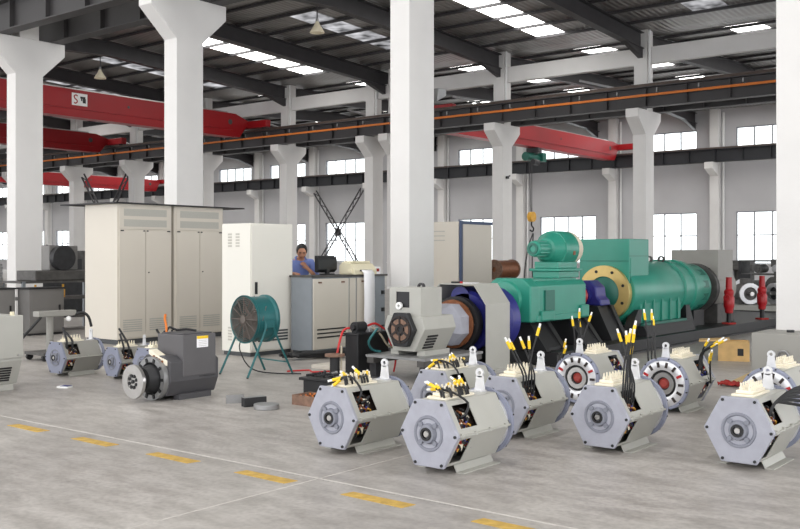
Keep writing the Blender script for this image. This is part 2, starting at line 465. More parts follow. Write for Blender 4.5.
for k, (x) in enumerate([-18 - 6.05 * i for i in range(8)]):
    # diagonal knee braces below the far bay roof
    struct('roof_brace', MB().bar((x, YM + .9, 8.3), (x + 2.6, YM + .9, 7.5), .08), 'steelmid', smooth=False)

# bridge cranes ------------------------------------------------------------------
def crane(x, ya, yb, z, label, deep=1.0, sign=False, trolley=None):
    t = thing('bridge_crane', label, 'crane', (x, (ya + yb) / 2, 7.546))
    L = (yb - ya) / 2
    z0 = z - 7.546
    pts = [(-L + .5, .1), (-L + .5, .4), (-L + 1.4, z0 + deep), (L - 1.4, z0 + deep), (L - .5, .4), (L - .5, .1), (L - .76, .1), (L - 1.15, z0), (-L + 1.15, z0), (-L + .76, .1)]
    MB().prism(pts, 'x', -.22, .22).build('girder', 'red', t, smooth=False, bevel=.01)
    MB().box(-.3, .3, -L + 1.6, L - 1.6, z0 - .03, z0 - .001).box(-.26, .26, -L + 1.6, L - 1.6, z0 + deep * .28, z0 + deep * .3).build('bottom_flange', 'red', t, smooth=False)
    MB().box(-.1, .1, -L + 1.8, L - 1.8, z0 + deep, z0 + deep + .07).build('trolley_rail', 'steel', t, smooth=False)
    for y in (-L + .5, L - .5):
        e = MB().box(-1.5, 1.5, y - .16, y + .16, .08, .42).build('end_carriage', 'red', t, smooth=False, bevel=.02)
        for xx in (-1.2, 1.2): MB().cyl((xx, y - .06, .12), (xx, y + .06, .12), .12, n=16).build('wheel', 'steel_dark', e)
    for yy in (L - 1.75, L - 7.5, -L + 1.75): MB().cyl((.2, yy, z0 + deep * .62), (.226, yy, z0 + deep * .62), .13 if yy != L - 7.5 else .06, n=16).build('inspection_hole', 'clutter', t)
    if sign:
        s = MB().box(.222, .235, 0, .72, 0, .5).build('sign_plate', 'white', t, smooth=False, label='small white sign plate with a red and a black mark')
        s.location = (0, sign, z0 + deep * .42)
        MB().tube([(.24, .25, .38), (.24, .17, .42), (.24, .1, .36), (.24, .14, .27), (.24, .22, .22), (.24, .24, .14), (.24, .16, .08), (.24, .1, .12)], .024, 6).build('red_mark', 'red2', s)
        MB().box(.236, .242, .38, .62, .3, .38).box(.236, .242, .42, .48, .2, .3).box(.236, .242, .5, .64, .12, .3).build('black_mark', 'black', s, smooth=False)
    return t
crane(-35.2, 12.95, 32.75, 7.16, 'nearest red bridge crane girder carrying the small white sign plate', 1.1, sign=-.35)
crane(-46.6, 12.95, 32.75, 7.2, 'second red bridge crane girder just below the one with the white sign', 1.0)
crane(-25.4, 33.25, 52.85, 7.0, 'red bridge crane girder hanging beyond the slim columns at right', 1.05)
crane(-68, 33.25, 52.85, 6.95, 'farthest red bridge crane low at left behind the far columns', .95)
# electric hoist and hook below the right hand crane
t = thing('chain_hoist', 'dark green electric hoist under the right hand red crane', 'hoist', (-25.4, 42.9, 6.2))
MB().box(-.35, .35, -.12, .12, .52, .76).build('trolley', 'steel_dark', t)
MB().cyl((-.1, -.65, .3), (-.1, .55, .3), .22, n=18).box(-.25, .25, .5, .85, .1, .55).build('drum', 'green_dk', t)
MB().cyl((.25, -.5, .0), (.25, .0, .0), .15, n=14).build('motor', 'clutter2', t)
b = MB().tube([(-.05, -.1, .1), (-.05, -.1, -2.55)], .018, 6, 0).tube([(-.2, -.1, .1), (-.1, -.1, -2.55)], .018, 6, 0).build('wire_rope', 'steel_dark', t)
MB().cyl((-.18, -.1, -2.75), (.06, -.1, -2.75), .26, n=18).build('hook_block', 'amber', t)
MB().tube([(-.06, -.1, -2.98), (-.06, -.1, -3.2), (.06, -.1, -3.35), (-.02, -.1, -3.5), (-.16, -.1, -3.42)], .04, 8).build('hook', 'black', t)
t2 = thing('lifting_sling', 'dark double sling hanging from the hoist hook behind the green blower', 'sling', (-25.45, 42.8, 0))
MB().tube([(-.05, 0.2, 2.6), (-.14, -.05, 2.0), (-.34, -.1, .9), (-.4, -.1, .05)], .035, 6).build('left_rope', 'steel_dark', t2)
MB().tube([(-.03, 0.2, 2.6), (.05, .0, 2.0), (.02, 0, .9), (.05, 0, .05)], .035, 6).build('right_rope', 'steel_dark', t2)

# lattice cross braces
def lattice(mb, p0, p1, w=.3, b=.07):
    p0, p1 = Vector(p0), Vector(p1); d = (p1 - p0).normalized(); u = Vector((-d.z, 0, d.x)) * (w / 2)
    mb.bar(p0 + u, p1 + u, b).bar(p0 - u, p1 - u, b)
    n = int((p1 - p0).length / .55)
    for k in range(n):
        a = p0.lerp(p1, k / n); c = p0.lerp(p1, (k + 1) / n); s_ = 1 if k % 2 else -1
        mb.bar(a + u * s_, c - u * s_, .045)
def brace(x0, x1, y, z0, z1, label):
    t = thing('cross_brace', label, 'brace', ((x0 + x1) / 2, y, 0))
    h = (x1 - x0) / 2
    for s_ in (-1, 1):
        mb = MB(); lattice(mb, (-h * s_, 0 + .1 * s_, z1), (h * s_, .1 * s_, z0)); mb.build('diagonal', 'steel_dark', t, smooth=False)
    MB().box(-.25, .25, -.06, .06, (z0 + z1) / 2 - .25, (z0 + z1) / 2 + .25).build('centre_plate', 'steel_dark', t, smooth=False)
brace(-49.9, -45.1, YF - .75, .1, 6.2, 'dark lattice cross brace against the back window behind the printer')
brace(-50.3, -45.5, YM, .1, 6.2, 'dark lattice cross brace between far columns above the beige cabinet')

# lamps
def pendant(x, y, z, label):
    t = thing('pendant_lamp', label, 'lamp', (x, y, z))
    MB().lathe([(.05, .36), (.08, .28), (.24, .02), (.24, 0), (.225, 0), (.07, .27), (0, .28)], (0, 0, 0), (0, 0, 1), 20).build('shade', 'lampglass', t)
    MB().cyl((0, 0, .35), (0, 0, .45), .05, n=14).build('ballast', 'steelmid', t)
    MB().cyl((0, 0, .45), (0, 0, roof_z(y) - z - .5), .02, n=8).build('rod', 'steel_dark', t)
pendant(-21.37, 22.6, 8.62, 'white cone pendant lamp hanging left of the thick white column')
pendant(-33.75, 23.0, 8.62, 'white cone pendant lamp hanging above the red crane at left')
t = thing('floodlight', 'small silver floodlight bolted to the thick white column', 'lamp', (-9.84, 13.043, 4.2))
MB().box(-.05, .05, 0, .05, -.04, .04).bar((0, .05, 0), (0, .18, .02), .03).build('bracket', 'black', t)
MB().prism([(.14, -.1), (.4, .02), (.4, .13), (.18, .13)], 'x', -.14, .16).build('housing', 'steelmid', t, bevel=.01)

# ------------------------------------------------------------------ floor paint and joints
dl = ['yellow floor dash nearest the left edge of the lane line', 'second yellow floor dash from the left, left of the charcoal alternator',
      'third yellow floor dash from the left, in front of the charcoal alternator', 'yellow floor dash fourth from the left along the lane line',
      'long yellow floor dash in front of the leftmost front generator', 'yellow floor dash cut by the bottom edge of the view']
for k, lb in enumerate(dl):
    x = -8.0 + .985 * k
    o = MB().prism([(-.0, -.045), (.5, -.06), (.52, .05), (.02, .055)], 'z', .0, .003).build('floor_dash', 'yellowline', None, smooth=False, loc=(x, 4.55, 0))
    tag(o, lb, 'floor marking', 'yellow lane dashes on the floor')
jm = mat('floor_joint_filler', (190, 185, 180), .7, 0, .12, 12)
struct('floor_joint', MB().box(-30, 6, 4.735, 4.752, 0, .002), jm, smooth=False)
struct('floor_joint', MB().box(-4.47, -4.462, -4, 7.5, 0, .002), jm, smooth=False)
struct('floor_joint', MB().box(-30, 6, 11.4, 11.415, 0, .002), jm, smooth=False)

# ------------------------------------------------------------------ open frame hexagonal generators
HR, HZ, HC = .25, .23, .275
def hexpts(r, z, c):
    return [(r * math.cos(R(60 * k)), c + z * math.sin(R(60 * k)) / math.sin(R(60))) for k in range(6)]
def make_gen():
    t = thing('generator', 'x', 'generator')
    p = MB().prism(hexpts(HR, HZ, HC), 'y', 0, .03).build('end_plate', 'genplate', t, smooth=False, bevel=.006)
    h = MB().lathe([(.125, 0), (.12, -.008), (.108, -.008), (.1, 0)], (0, 0, HC), (0, 1, 0), 32)
    h.lathe([(.072, 0), (.062, -.028), (.046, -.03), (.044, -.012), (0, -.012)], (0, 0, HC), (0, 1, 0), 28)
    for k in range(4):
        a = R(45 + 90 * k); h.cyl((.085 * math.cos(a), 0, HC + .085 * math.sin(a)), (.085 * math.cos(a), -.016, HC + .085 * math.sin(a)), .018, n=12)
    h.build('bearing_hub', 'genplate_dk', p)
    MB().ring((0, -.036, HC), (0, -.01, HC), .045, .03, 24).build('bearing_seal', 'black', p)
    MB().lathe([(0, -.03), (.02, -.03), (.024, -.026), (.024, 0)], (0, 0, HC), (0, 1, 0), 20).build('shaft_end', 'steel', p)
    for k in range(6):
        a = R(60 * k); MB().cyl((.224 * math.cos(a), .001, HC + .238 * math.sin(a)), (.224 * math.cos(a), -.008, HC + .238 * math.sin(a)), .011, n=8).build('bolt', 'black', p)
    # sheet shell with window openings beside the end plate
    sh = MB(); P = hexpts(HR * .955, HZ * .955, HC); y0, y1 = .03, .66
    for k in range(6):
        a, b = Vector((P[k][0], 0, P[k][1])), Vector((P[(k + 1) % 6][0], 0, P[(k + 1) % 6][1]))
        hole = k in (0, 2, 3, 5)
        if k in (0, 2): tv = [0, .2, .88, 1] if k == 0 else [0, .12, .8, 1]; yv = [y0, .085, .285, y1]
        else: tv = [0, .12, .92, 1] if k == 5 else [0, .08, .88, 1]; yv = [y0, .06, .2, y1]
        if k == 5: tv = [0, .08, .86, 1]
        if not hole: tv = [0, 1]; yv = [y0, y1]
        g = [[sh.bm.verts.new(a.lerp(b, q) + Vector((0, y, 0))) for y in yv] for q in tv]
        for i in range(len(tv) - 1):
            for j in range(len(yv) - 1):
                if hole and i == 1 and j == 1: continue
                sh.face([g[i][j], g[i + 1][j], g[i + 1][j + 1], g[i][j + 1]])
    bmesh.ops.remove_doubles(sh.bm, verts=sh.bm.verts[:], dist=1e-5)
    so = sh.build('shell', 'gen', t, smooth=False, solid=.006)
    for s_ in (-1, 1):
        sm = MB()
        sm.box(s_ * HR * .955 - .012, s_ * HR * .955 + .012, y0, y1, HC - .006, HC + .006)
        for y in (.06, .22, .4, .6): sm.cyl((s_ * (HR * .955 + .005), y, HC - .01), (s_ * (HR * .955 + .005), y, HC + .018), .012, n=8)
        sm.build('seam_flange', 'gen', so)
    w = MB().cyl((0, .05, HC), (0, .64, HC), .165, n=24)
    w.build('rotor', 'winding', t)
    mats = ['copper', 'black', 'red2', 'ivory', 'blue', 'amber']
    w = MB(); rr = random.Random(5)
    for s_ in (-1, 1):
        for q in range(90):
            th = R(rr.uniform(-42, 48)); rad = rr.uniform(.165, .186); y = rr.uniform(.055, .25)
            c = Vector((s_ * rad * math.cos(th), y, HC + rad * math.sin(th)))
            w.mat(rr.choice([0, 0, 1, 1, 1, 1, 1, 1, 2, 3, 3, 4, 5]))
            d = Vector((rr.uniform(-.2, .2), rr.uniform(-.6, .6), rr.uniform(-.6, .6))) * .06
            w.tube([c - d, c + Vector((s_ * .01, 0, .01)), c + d], rr.uniform(.006, .011), 6, 2)
    w.build('wire_bundle', mats, t)['kind'] = 'stuff'
    # round flange end
    e = MB().lathe([(.25, .018), (.25, .05), (.242, .058), (.222, .058), (.222, .018)], (0, .655, HC), (0, 1, 0), 40, closed=True).build('end_ring', 'genback', t)
    MB().lathe([(.2215, .0), (.2215, .05), (.2, .06), (.15, .06), (.13, .05), (.13, 0)], (0, .655, HC), (0, 1, 0), 40, closed=True).build('stator_frame', 'alu', e)
    for k in range(14):
        a = 2 * math.pi * k / 14; c, s_ = math.cos(a), math.sin(a)
        MB().obox((.182 * c, .717, HC + .182 * s_), (.05, .012, .024), (0, -a, 0)).build('stator_slot', 'red2' if k in (1, 6) else 'winding', e, smooth=False)
    for k in range(12):
        a = 2 * math.pi * (k + .5) / 12; MB().cyl((.243 * math.cos(a), .7, HC + .243 * math.sin(a)), (.243 * math.cos(a), .72, HC + .243 * math.sin(a)), .008, n=6).build('bolt', 'black', e)
    MB().cyl((0, .6, HC), (0, .67, HC), .128, n=30).build('rotor_face', 'winding', e)
    MB().ring((0, .66, HC), (0, .695, HC), .105, .062, 30).build('bearing_ring', 'steel', e)
    MB().lathe([(0, .03), (.03, .03), (.055, .008), (.055, -.02)], (0, .66, HC), (0, 1, 0), 24).build('red_core', 'corered', e)
    MB().prism(hexpts(HR * .94, HZ * .94, HC), 'y', .655, .672).build('dark_gap', 'black', t, smooth=False)  # black hexagon drawn in for the dark gap before the end ring
    # lifting lug
    lg = MB(); z = HC + .3
    lg.prism([(-.045, HC + .225), (.045, HC + .225), (.032, z), (.03, z + .035), (-.03, z + .035), (-.032, z)], 'y', .625, .64)
    lg.ring((0, .625, z + .058), (0, .64, z + .058), .034, .015, 20)
    lg.box(-.05, .05, .58, .655, HC + .222, HC + .232)
    lg.build('lifting_lug', 'steelmid' if False else 'alu', t)
    # terminal block
    b = MB().box(-.09, .07, .1, .46, HC + .219, HC + .238).box(-.07, .05, .14, .42, HC + .238, HC + .262).build('terminal_block', 'ivory', t, bevel=.006)
    for k in range(6):
        for s_ in (-1, 1):
            pz = HC + .262
            MB().lathe([(.012, 0), (.012, .022), (.007, .024), (.007, .05), (0, .052)], (-.01 + .03 * s_, .165 + .05 * k, pz), (0, 0, 1), 8).build('terminal_post', 'ivory', b)
    # mounting feet
    for s_ in (-1, 1):
        pr = [(.115, .05), (.14, .006), (.2, .006), (.2, 0), (.135, 0), (.11, .047)]
        MB().prism([(s_ * x, zz) for x, zz in pr], 'y', .14, .6).build('foot', 'gen', t, smooth=False)
    return t
proto = make_gen()
gtmpl = list(proto.children)

def add_cables(t, specs, r=.011):
    for pts, tip in specs:
        c = MB().tube(pts, r, 7).build('cable', 'black', t)
        if tip:
            a, b = Vector(pts[-1]), Vector(pts[-2]); d = (a - b).normalized()
            MB().cyl(a - d * .004, a + d * .065, .0125, n=8).build('yellow_sleeve', 'yellow', c)
            MB().cyl(a + d * .064, a + d * .1, .009, n=8).build('white_lug', 'white', c)
def lying(seed, n=7, side=1):
    rr = random.Random(seed); out = []
    for k in range(n):
        y = .1 + rr.uniform(0, .1); x0 = side * .17
        if k > 0:
            ye = .12 + .32 * (k - 1) / (n - 1); xe = rr.uniform(-.06, .02)
            out.append(([(xe + .09, ye - .05, HC + .245), (xe + .06, ye - .03, HC + .285), (xe + .02, ye, HC + .275 + rr.uniform(0, .02)), (xe, ye + rr.uniform(-.02, .04), HC + .27 + rr.uniform(0, .03))], 1))
            continue
        ye = .14 + .3 * k / n + rr.uniform(-.02, .02); xe = rr.uniform(-.1, .03) * side
        out.append(([(x0, y, HC + .13), (side * .175, y + .03, HC + .2), (side * .1, .16 + .1 * k / n, HC + .27), (xe + side * .06, ye, HC + .29 + rr.uniform(0, .02)), (xe, ye + .02, HC + .285 + rr.uniform(0, .02))], 1))
    return out
def standing(seed, n=6, h=.28, side=1, y=.16, lean=0.0):
    rr = random.Random(seed); out = []
    for k in range(n):
        q = (k - n / 2) / n
        x0, y0 = side * (.165 + q * .03), y + q * .17
        zt = HC + .28 + h * rr.uniform(.5, 1)
        ex, ey = x0 + rr.uniform(-.09, .09) + lean * side, y0 + rr.uniform(-.1, .12) + q * .1
        out.append(([(x0, y0, HC + .1), (x0 + side * .012, y0, HC + .24), (x0 * .6 + ex * .4, y0 * .6 + ey * .4, (zt + HC + .24) / 2), (ex, ey, zt)], 1))
    return out
def gen(x, y, label, rz=0, cables=None, s=1.0, sinkz=0, r=.0085, group='hexagonal generators on the workshop floor'):
    global proto
    if not gen.used:
        t = proto; gen.used = True
    else:
        t = bpy.data.objects.new('generator', None); col.objects.link(t); t.empty_display_size = .1
        for c in gtmpl: copy_tree(c, t)
    t.location = (x, y, 0); t.rotation_euler = (0, 0, rz); t.scale = (s, s, s)
    tag(t, label, 'generator', group)
    if cables: gen.todo.append((t, cables, r))
    return t
gen.used = False; gen.todo = []
PI = math.pi
gen(-4.94, 5.38, 'hexagonal grey generator at the left end of the front row, red wires in its openings', cables=lying(1, 12))
gen(-3.975, 5.31, 'nearest hexagonal grey generator in front, yellow sleeves lying along its terminal block', cables=lying(2, 13))
gen(-4.98, 6.7, 'hexagonal generator partly hidden between the two front row generators', cables=lying(3, 11))
gen(-4.27, 6.7, 'hexagonal generator with upright yellow tipped cables just right of the nearest one', cables=standing(4, 5, .3), r=.0075)
gen(-3.38, 6.67, 'hexagonal generator in the centre right foreground with tall yellow tipped cables', cables=standing(5, 6, .36), r=.0075)
gen(-2.355, 6.76, 'hexagonal generator at the far right with thick black cables leaving the view',
    cables=[([(.17, .13, HC + .1), (.2, .16, HC + .19), (.26, .22 + .035 * k, HC + .19 + .016 * k), (.38, .32 + .06 * k, HC + .17 + .026 * k), (.62, .45 + .06 * k, HC + .2 + .025 * k)], 0) for k in range(6)], r=.011)
def rev(specs): return specs
gen(-4.62, 8.62 + .71, 'generator with round open end left of the tall yellow tipped cables', PI,
    cables=[([(.17, .62, HC + .1), (.2, .66, HC + .2), (.17, .74, HC + .24), (.1, .8, HC + .2 + .05 * k), (.06, .84, HC + .26 + .06 * k)], 1) for k in range(2)] + standing(8, 4, .3, 1, .35, .02))
gen(-3.77, 8.75 + .71, 'generator with round open end right of the tall yellow tipped cables', PI,
    cables=standing(9, 3, .34, 1, .6, .1) + standing(10, 5, .1, -1, .2, .12) + [([(-.2, .12, HC + .05), (-.27, .2, HC - .02), (-.32, .34, HC + .1 + .03 * k), (-.34 - .02 * k, .4 + .04 * k, HC + .2 + .03 * k)], 1) for k in range(4)])
gen(-2.72, 8.55 + .71, 'generator with round open end in front of the grey steel box at right', PI)
gen(-10.78, 6.7, 'smaller generator with round cast end standing alone at left', .06, s=.84, cables=standing(12, 2, .22, 1, .17, -.1))
gen(-10.0, 6.97, 'small generator left of the charcoal alternator, two black cables upright', 0, s=.76, cables=standing(13, 2, .26, 1, .2, -.12))
gen(-9.36, 6.95, 'small generator right behind the coupling disc of the charcoal alternator', 0, s=.82, cables=standing(14, 4, .22, 1, .3, -.05))
for t, sp, r in gen.todo:
    lab = t['label']
    if 'small' in lab:
        for c in t.children:
            nm = c.name.split('.')[0]
            if nm in ('shell', 'end_plate'):
                c.material_slots[0].link = 'OBJECT'; c.material_slots[0].material = M['midgrey' if nm == 'shell' else 'genback']
        for pts, _ in sp: add_cables(t, [(pts, 0)], .017)
    else: add_cables(t, sp, r)

# ------------------------------------------------------------------ alternators with terminal box
def octpts(r, c, cut=.42):
    q = r * cut
    return [(-r, c - r + q * 1.3), (-r + q, c - r), (r - q, c - r), (r, c - r + q * 1.3), (r, c + r - q), (r - q, c + r), (-r + q, c + r), (-r, c + r - q)]
def louvre(mb, x, y0, y1, z0, z1, n, d=.006):
    for k in range(n):
        z = z0 + (z1 - z0) * (k + .5) / n; mb.box(x - .002, x + d, y0, y1, z - (z1 - z0) / n * .22, z + (z1 - z0) / n * .22)

# charcoal alternator with coupling disc
A = thing('alternator', 'charcoal alternator with perforated steel coupling disc and white sticker on its box', 'alternator', (-8.22, 6.2, 0))
hexl = [(-.22, .3), (-.16, .05), (.18, .05), (.245, .2), (.245, .4), (.15, .46), (-.15, .46), (-.22, .4)]
MB().prism(hexl, 'y', .06, .7).build('frame', 'darkalt2', A, smooth=False, bevel=.008)
b = MB().box(-.17, .25, .22, .66, .24, .67).build('terminal_box', 'darkalt', A, smooth=False, bevel=.01)
MB().box(-.14, .22, .25, .63, .67, .682).build('box_lid', 'darkalt2', b, smooth=False, bevel=.004)
MB().box(.2505, .254, .4, .55, .53, .65).build('sticker', 'paper', b, smooth=False, label='white sticker with a yellow top band')
MB().box(.2545, .256, .4, .55, .62, .65).build('yellow_band', 'yellow', b, smooth=False)
mb = MB()
for k in range(4): mb.box(.2545, .2555, .42, .53, .545 + .018 * k, .549 + .018 * k)
mb.build('print_lines', 'panelgrey', b, smooth=False)
rg = MB().ring((0, .0, .225), (0, .06, .225), .225, .17, 40).build('front_flange', 'steelmid', A)
mb = MB()
for k in range(10):
    a = 2 * PI * k / 10; mb.obox((.19 * math.cos(a), -.004, .225 + .19 * math.sin(a)), (.045, .012, .03), (0, -a, 0))
mb.build('vent_opening', 'black', rg, smooth=False)['kind'] = 'stuff'
MB().cyl((0, -.1, .225), (0, .06, .225), .12, .165, n=30).build('fan_hub', 'clutter2', A)
d = MB().ring((0, -.22, .215), (0, -.185, .215), .172, .085, 40)
for k in range(6):
    a = R(60 * k); p0 = Vector((.055 * math.cos(a), 0, .215 + .055 * math.sin(a)))
d.cyl((0, -.212, .215), (0, -.19, .215), .088, n=30)
d.build('coupling_disc', 'steel', A)
mb = MB()
for k in range(8):
    a = R(45 * k + 20); mb.cyl((.06 * math.cos(a), -.2225, .215 + .06 * math.sin(a)), (.06 * math.cos(a), -.21, .215 + .06 * math.sin(a)), .018, n=10)
mb.cyl((0, -.2225, .215), (0, -.21, .215), .02, n=10); mb.build('disc_hole', 'black', A)['kind'] = 'stuff'
MB().cyl((0, -.19, .215), (0, -.09, .22), .07, n=20).build('shaft', 'steel', A)
c = MB().prism([(-.1, .47), (.06, .4), (.2, .36), (.2, .42), (.08, .45), (-.1, .52)], 'y', .05, .16).build('terminal_cover', 'ivory', A, bevel=.01)
for k in range(4): MB().cyl((.0 + .045 * k, .049, .45 - .015 * k), (.0 + .045 * k, .035, .45 - .015 * k), .014, n=8).build('terminal_post', 'copper', c)
MB().tube([(-.12, .3, .69), (-.12, .34, .73), (-.08, .4, .7), (.02, .45, .71), (.12, .5, .696)], .013, 8).build('black_lead', 'black', A)
MB().tube([(-.12, .3, .682), (-.13, .3, .76), (-.15, .3, .82), (-.14, .3, .87)], .013, 8).build('orange_lead', 'orange', A)
for s_ in (-1, 1): MB().box(s_ * .17 - .05, s_ * .17 + .05, .2, .62, 0, .06).build('foot', 'darkalt2', A, smooth=False)
mb = MB()
louvre(mb, .2455, .44, .64, .22, .235, 1); mb.build('side_louvre', 'black', A, smooth=False)

# large alternator cut by the left edge
B = thing('alternator', 'light grey alternator box cut off by the left edge of the view', 'alternator', (-10.33, 5.1, 0))
MB().prism([(-.32, .3), (-.2, .06), (.2, .06), (.32, .33), (.3, .5), (-.3, .5)], 'y', -.2, .72).build('frame', 'gen', B, smooth=False, bevel=.01)
b = MB().box(-.34, .34, -.1, .72, .36, .83).build('terminal_box', 'gen', B, smooth=False, bevel=.008)
for k in range(3):
    MB().cyl((.34, .1 + .28 * k, .39), (.348, .1 + .28 * k, .39), .012, n=8).build('screw', 'steel', b)
mb = MB()
dx = .12 / .27
for k in range(6):
    z0 = .11 + .028 * k; x0 = .2 + (z0 - .06) * dx
    mb.obox((x0 + .004, .46, z0), (.01, .3, .016), (0, R(24), 0))
mb.build('side_louvre', 'black', B, smooth=False)
MB().box(.21, .29, .2, .66, .1, .26) if False else None
for s_ in (-1, 1): MB().box(s_ * .2 - .05, s_ * .2 + .05, -.1, .65, 0, .065).build('foot', 'gen', B, smooth=False)
MB().cyl((.28, .62, .83), (.28, .62, .87), .025, n=10).build('plug', 'cream', B)

# ------------------------------------------------------------------ alternator test line
T = thing('test_stand', 'low steel stand carrying the light grey alternator under test', 'stand', (-7.16, 9.55, 0))
MB().box(-.45, .45, -.65, .55, .27, .3).build('top_plate', 'steelmid', T, smooth=False)
for x in (-.38, .38): MB().box(x - .05, x + .05, -.65, .55, .2, .269).build('rail', 'clutter', T, smooth=False)
for x in (-.38, .38):
    for y in (-.55, .45): MB().box(x - .05, x + .05, y - .05, y + .05, 0, .2).build('leg', 'clutter2', T, smooth=False)

Q = thing('alternator', 'light grey alternator under test with black hexagonal end grille and square gauge opening', 'alternator', (-7.16, 9.0, .3))
ax = .32
MB().prism([(-.31, ax), (-.16, ax - .27), (.16, ax - .27), (.31, ax), (.26, ax + .15), (-.26, ax + .15)], 'y', .08, .72).build('frame', 'gen', Q, smooth=False, bevel=.01)
tb = MB(); x0, x1, y0, y1, z0, z1 = -.24, .235, .1, .52, ax + .03, .81
bx = MB()
# open front box: four walls and back
bx.box(x0, x1, y0 + .02, y1, z0, z1)
bx.box(x0, x0 + .1, y0, y0 + .02, z0, z1).box(x1 - .17, x1, y0, y0 + .02, z0, z1).box(x0 + .1, x1 - .17, y0, y0 + .02, z1 - .05, z1).box(x0 + .1, x1 - .17, y0, y0 + .02, z0, z1 - .24)
bo = bx.build('terminal_box', 'gen', Q, smooth=False)
MB().box(x0 + .1, x1 - .17, y0 + .012, y0 + .019, z1 - .24, z1 - .05).build('opening', 'black', bo, smooth=False)
MB().ring((-.08, y0 - .03, z1 - .22), (-.08, y0 - .001, z1 - .22), .045, .018, 20).build('cable_gland', 'white', bo)
MB().ring((.0, y0 + .3, z1 + .0), (.0, y0 + .34, z1 + .0), .05, .03, 16).build('lifting_eye', 'steel_dark', bo)
gr = MB().prism(hexpts(.2, .2, ax - .01), 'y', .0, .08).build('end_grille', 'clutter2', Q, smooth=False, bevel=.01)
mb = MB()
for k in range(6):
    a = R(60 * k + 30); mb.bar((.05 * math.cos(a), -.004, ax + .05 * math.sin(a)), (.165 * math.cos(a), -.004, ax - .01 + .165 * math.sin(a)), .02, .025)
mb.ring((0, -.012, ax), (0, .0, ax), .06, .03, 18); mb.ring((0, -.012, ax - .01), (0, .0, ax - .01), .165, .15, 24); mb.build('grille_spoke', 'winding', gr)
MB().ring((0, -.006, ax - .01), (0, .0, ax - .01), .13, .075, 24).build('copper_band', 'brown', gr)
MB().box(.2, .33, .2, .45, 0, 0.001) if False else None
mb = MB()
for k in range(5):
    z = .09 + .035 * k; x = .16 + (z - .05) * (.15 / .27)
    mb.obox((x + .006, .3, z), (.012, .2, .02), (0, R(29), 0))
mb.build('side_louvre', 'black', Q, smooth=False)
MB().lathe([(.2, 0), (.27, .18), (.28, .2), (.28, .38), (.2, .38)], (0, .7, ax), (0, 1, 0), 8, closed=True, ph=PI / 8).build('adapter_bell', 'genplate', Q, smooth=False)
MB().ring((0, 1.07, ax), (0, 1.1, ax), .31, .2, 40).build('copper_ring', 'copper', Q)
for s_ in (-1, 1): MB().box(s_ * .2 - .06, s_ * .2 + .06, .15, .65, 0, .06).build('foot', 'gen', Q, smooth=False)
MB().tube([(-.3, -.05, ax), (-.4, -.1, .16), (-.43, .0, .05), (-.38, .1, .02)], .015).build('lead', 'teal', Q)

W = thing('flywheel_coupling', 'black flywheel ring between the alternator and the guard', 'coupling', (-7.16, 10.13, 0))
MB().lathe([(.35, 0), (.35, .1), (.3, .2), (.12, .2), (.12, .06), (.2, 0)], (0, 0, .62), (0, 1, 0), 40, closed=True).build('ring', 'black', W)
mb = MB()
for k in range(8):
    a = R(45 * k); mb.bar((.15 * math.cos(a), -.008, .62 + .15 * math.sin(a)), (.31 * math.cos(a), -.008, .62 + .31 * math.sin(a)), .03, .02)
mb.build('spoke', 'clutter2', W, smooth=False)
MB().cyl((0, .1, .62), (0, .22, .62), .12, n=20).build('hub', 'blackpaint', W)
MB().box(-.2, .2, .04, .16, 0, .32).build('pedestal', 'blackpaint', W, smooth=False)

D = thing('clutch_housing', 'round dark blue clutch housing showing behind the grey guard', 'clutch', (-7.16, 10.36, 0))
MB().lathe([(0, 0), (.36, 0), (.4, .04), (.4, .1), (.34, .14), (.34, .4), (.44, .47), (.44, .66), (.4, .7), (0, .7)], (0, 0, .64), (0, 1, 0), 44).build('housing', 'blue', D)
MB().cyl((-.08, .0, .94), (-.08, .35, .94), .15, n=20).build('valve_block', 'blue', D)
MB().box(-.3, .3, .1, .6, 0, .34).build('pedestal', 'blackpaint', D, smooth=False)

G = thing('safety_guard', 'grey bent sheet steel guard arching over the clutch', 'guard', (-7.16, 10.2, 0))
o = [(.43, .04), (.43, .88), (.24, 1.13), (-.3, 1.13), (-.47, .9), (-.47, .04)]
i = [(x * .985, z if z < .1 else z - .012) for x, z in o]
mb = MB(); n = len(o)
oo = [(x, z) for x, z in o] + [(x, z) for x, z in i[::-1]]
for k in range(n - 1):
    mb.prism([o[k], o[k + 1], i[k + 1], i[k]], 'y', 0, .56)
mb.build('cover_sheet', 'gen', G, smooth=False)
for s_ in (.43, -.47): MB().box(s_ - .06, s_ + .06, 0, .56, 0, .04).build('base_strip', 'gen', G, smooth=False)
o = MB().box(-.15, .1, -.12, .12, 0, .006).build('paper_sheet', 'paper', None, smooth=False, loc=(-7.2, 10.5, 1.131)); o.rotation_euler.z = .2
tag(o, 'white paper sheet lying on top of the grey guard', 'paper')
t = thing('marker_pen', 'dark marker pen lying beside the paper on the guard', 'pen', (-7.35, 10.32, 1.143)); MB().cyl((0, 0, 0), (.12, .03, 0), .012, n=8).build('barrel', 'black', t); MB().cyl((.12, .03, 0), (.15, .0375, 0), .013, n=8).build('cap', 'redhose', t)

# black bed frame
F = thing('machine_bed', 'long black steel bed carrying the green machines', 'bed', (-7.16, 16, 0))
for x in (-.78, .72): MB().box(x - .06, x + .1, -4.6, 6.6, .17, .2).box(x - .01, x + .05, -4.6, 6.6, .03, .17).box(x - .06, x + .1, -4.6, 6.6, 0, .03).build('side_beam', 'blackpaint', F, smooth=False)
mb = MB()
for y in (-4.5, -3, -1.5, 0, 1.5, 3, 4.5, 6): MB().box(-.79, .71, y - .08, y + .08, .02, .19).build('cross_beam', 'blackpaint', F, smooth=False)
MB().box(-.72, .66, -4.4, 6.4, .192, .2).build('deck_plate', 'blackpaint', F, smooth=False)

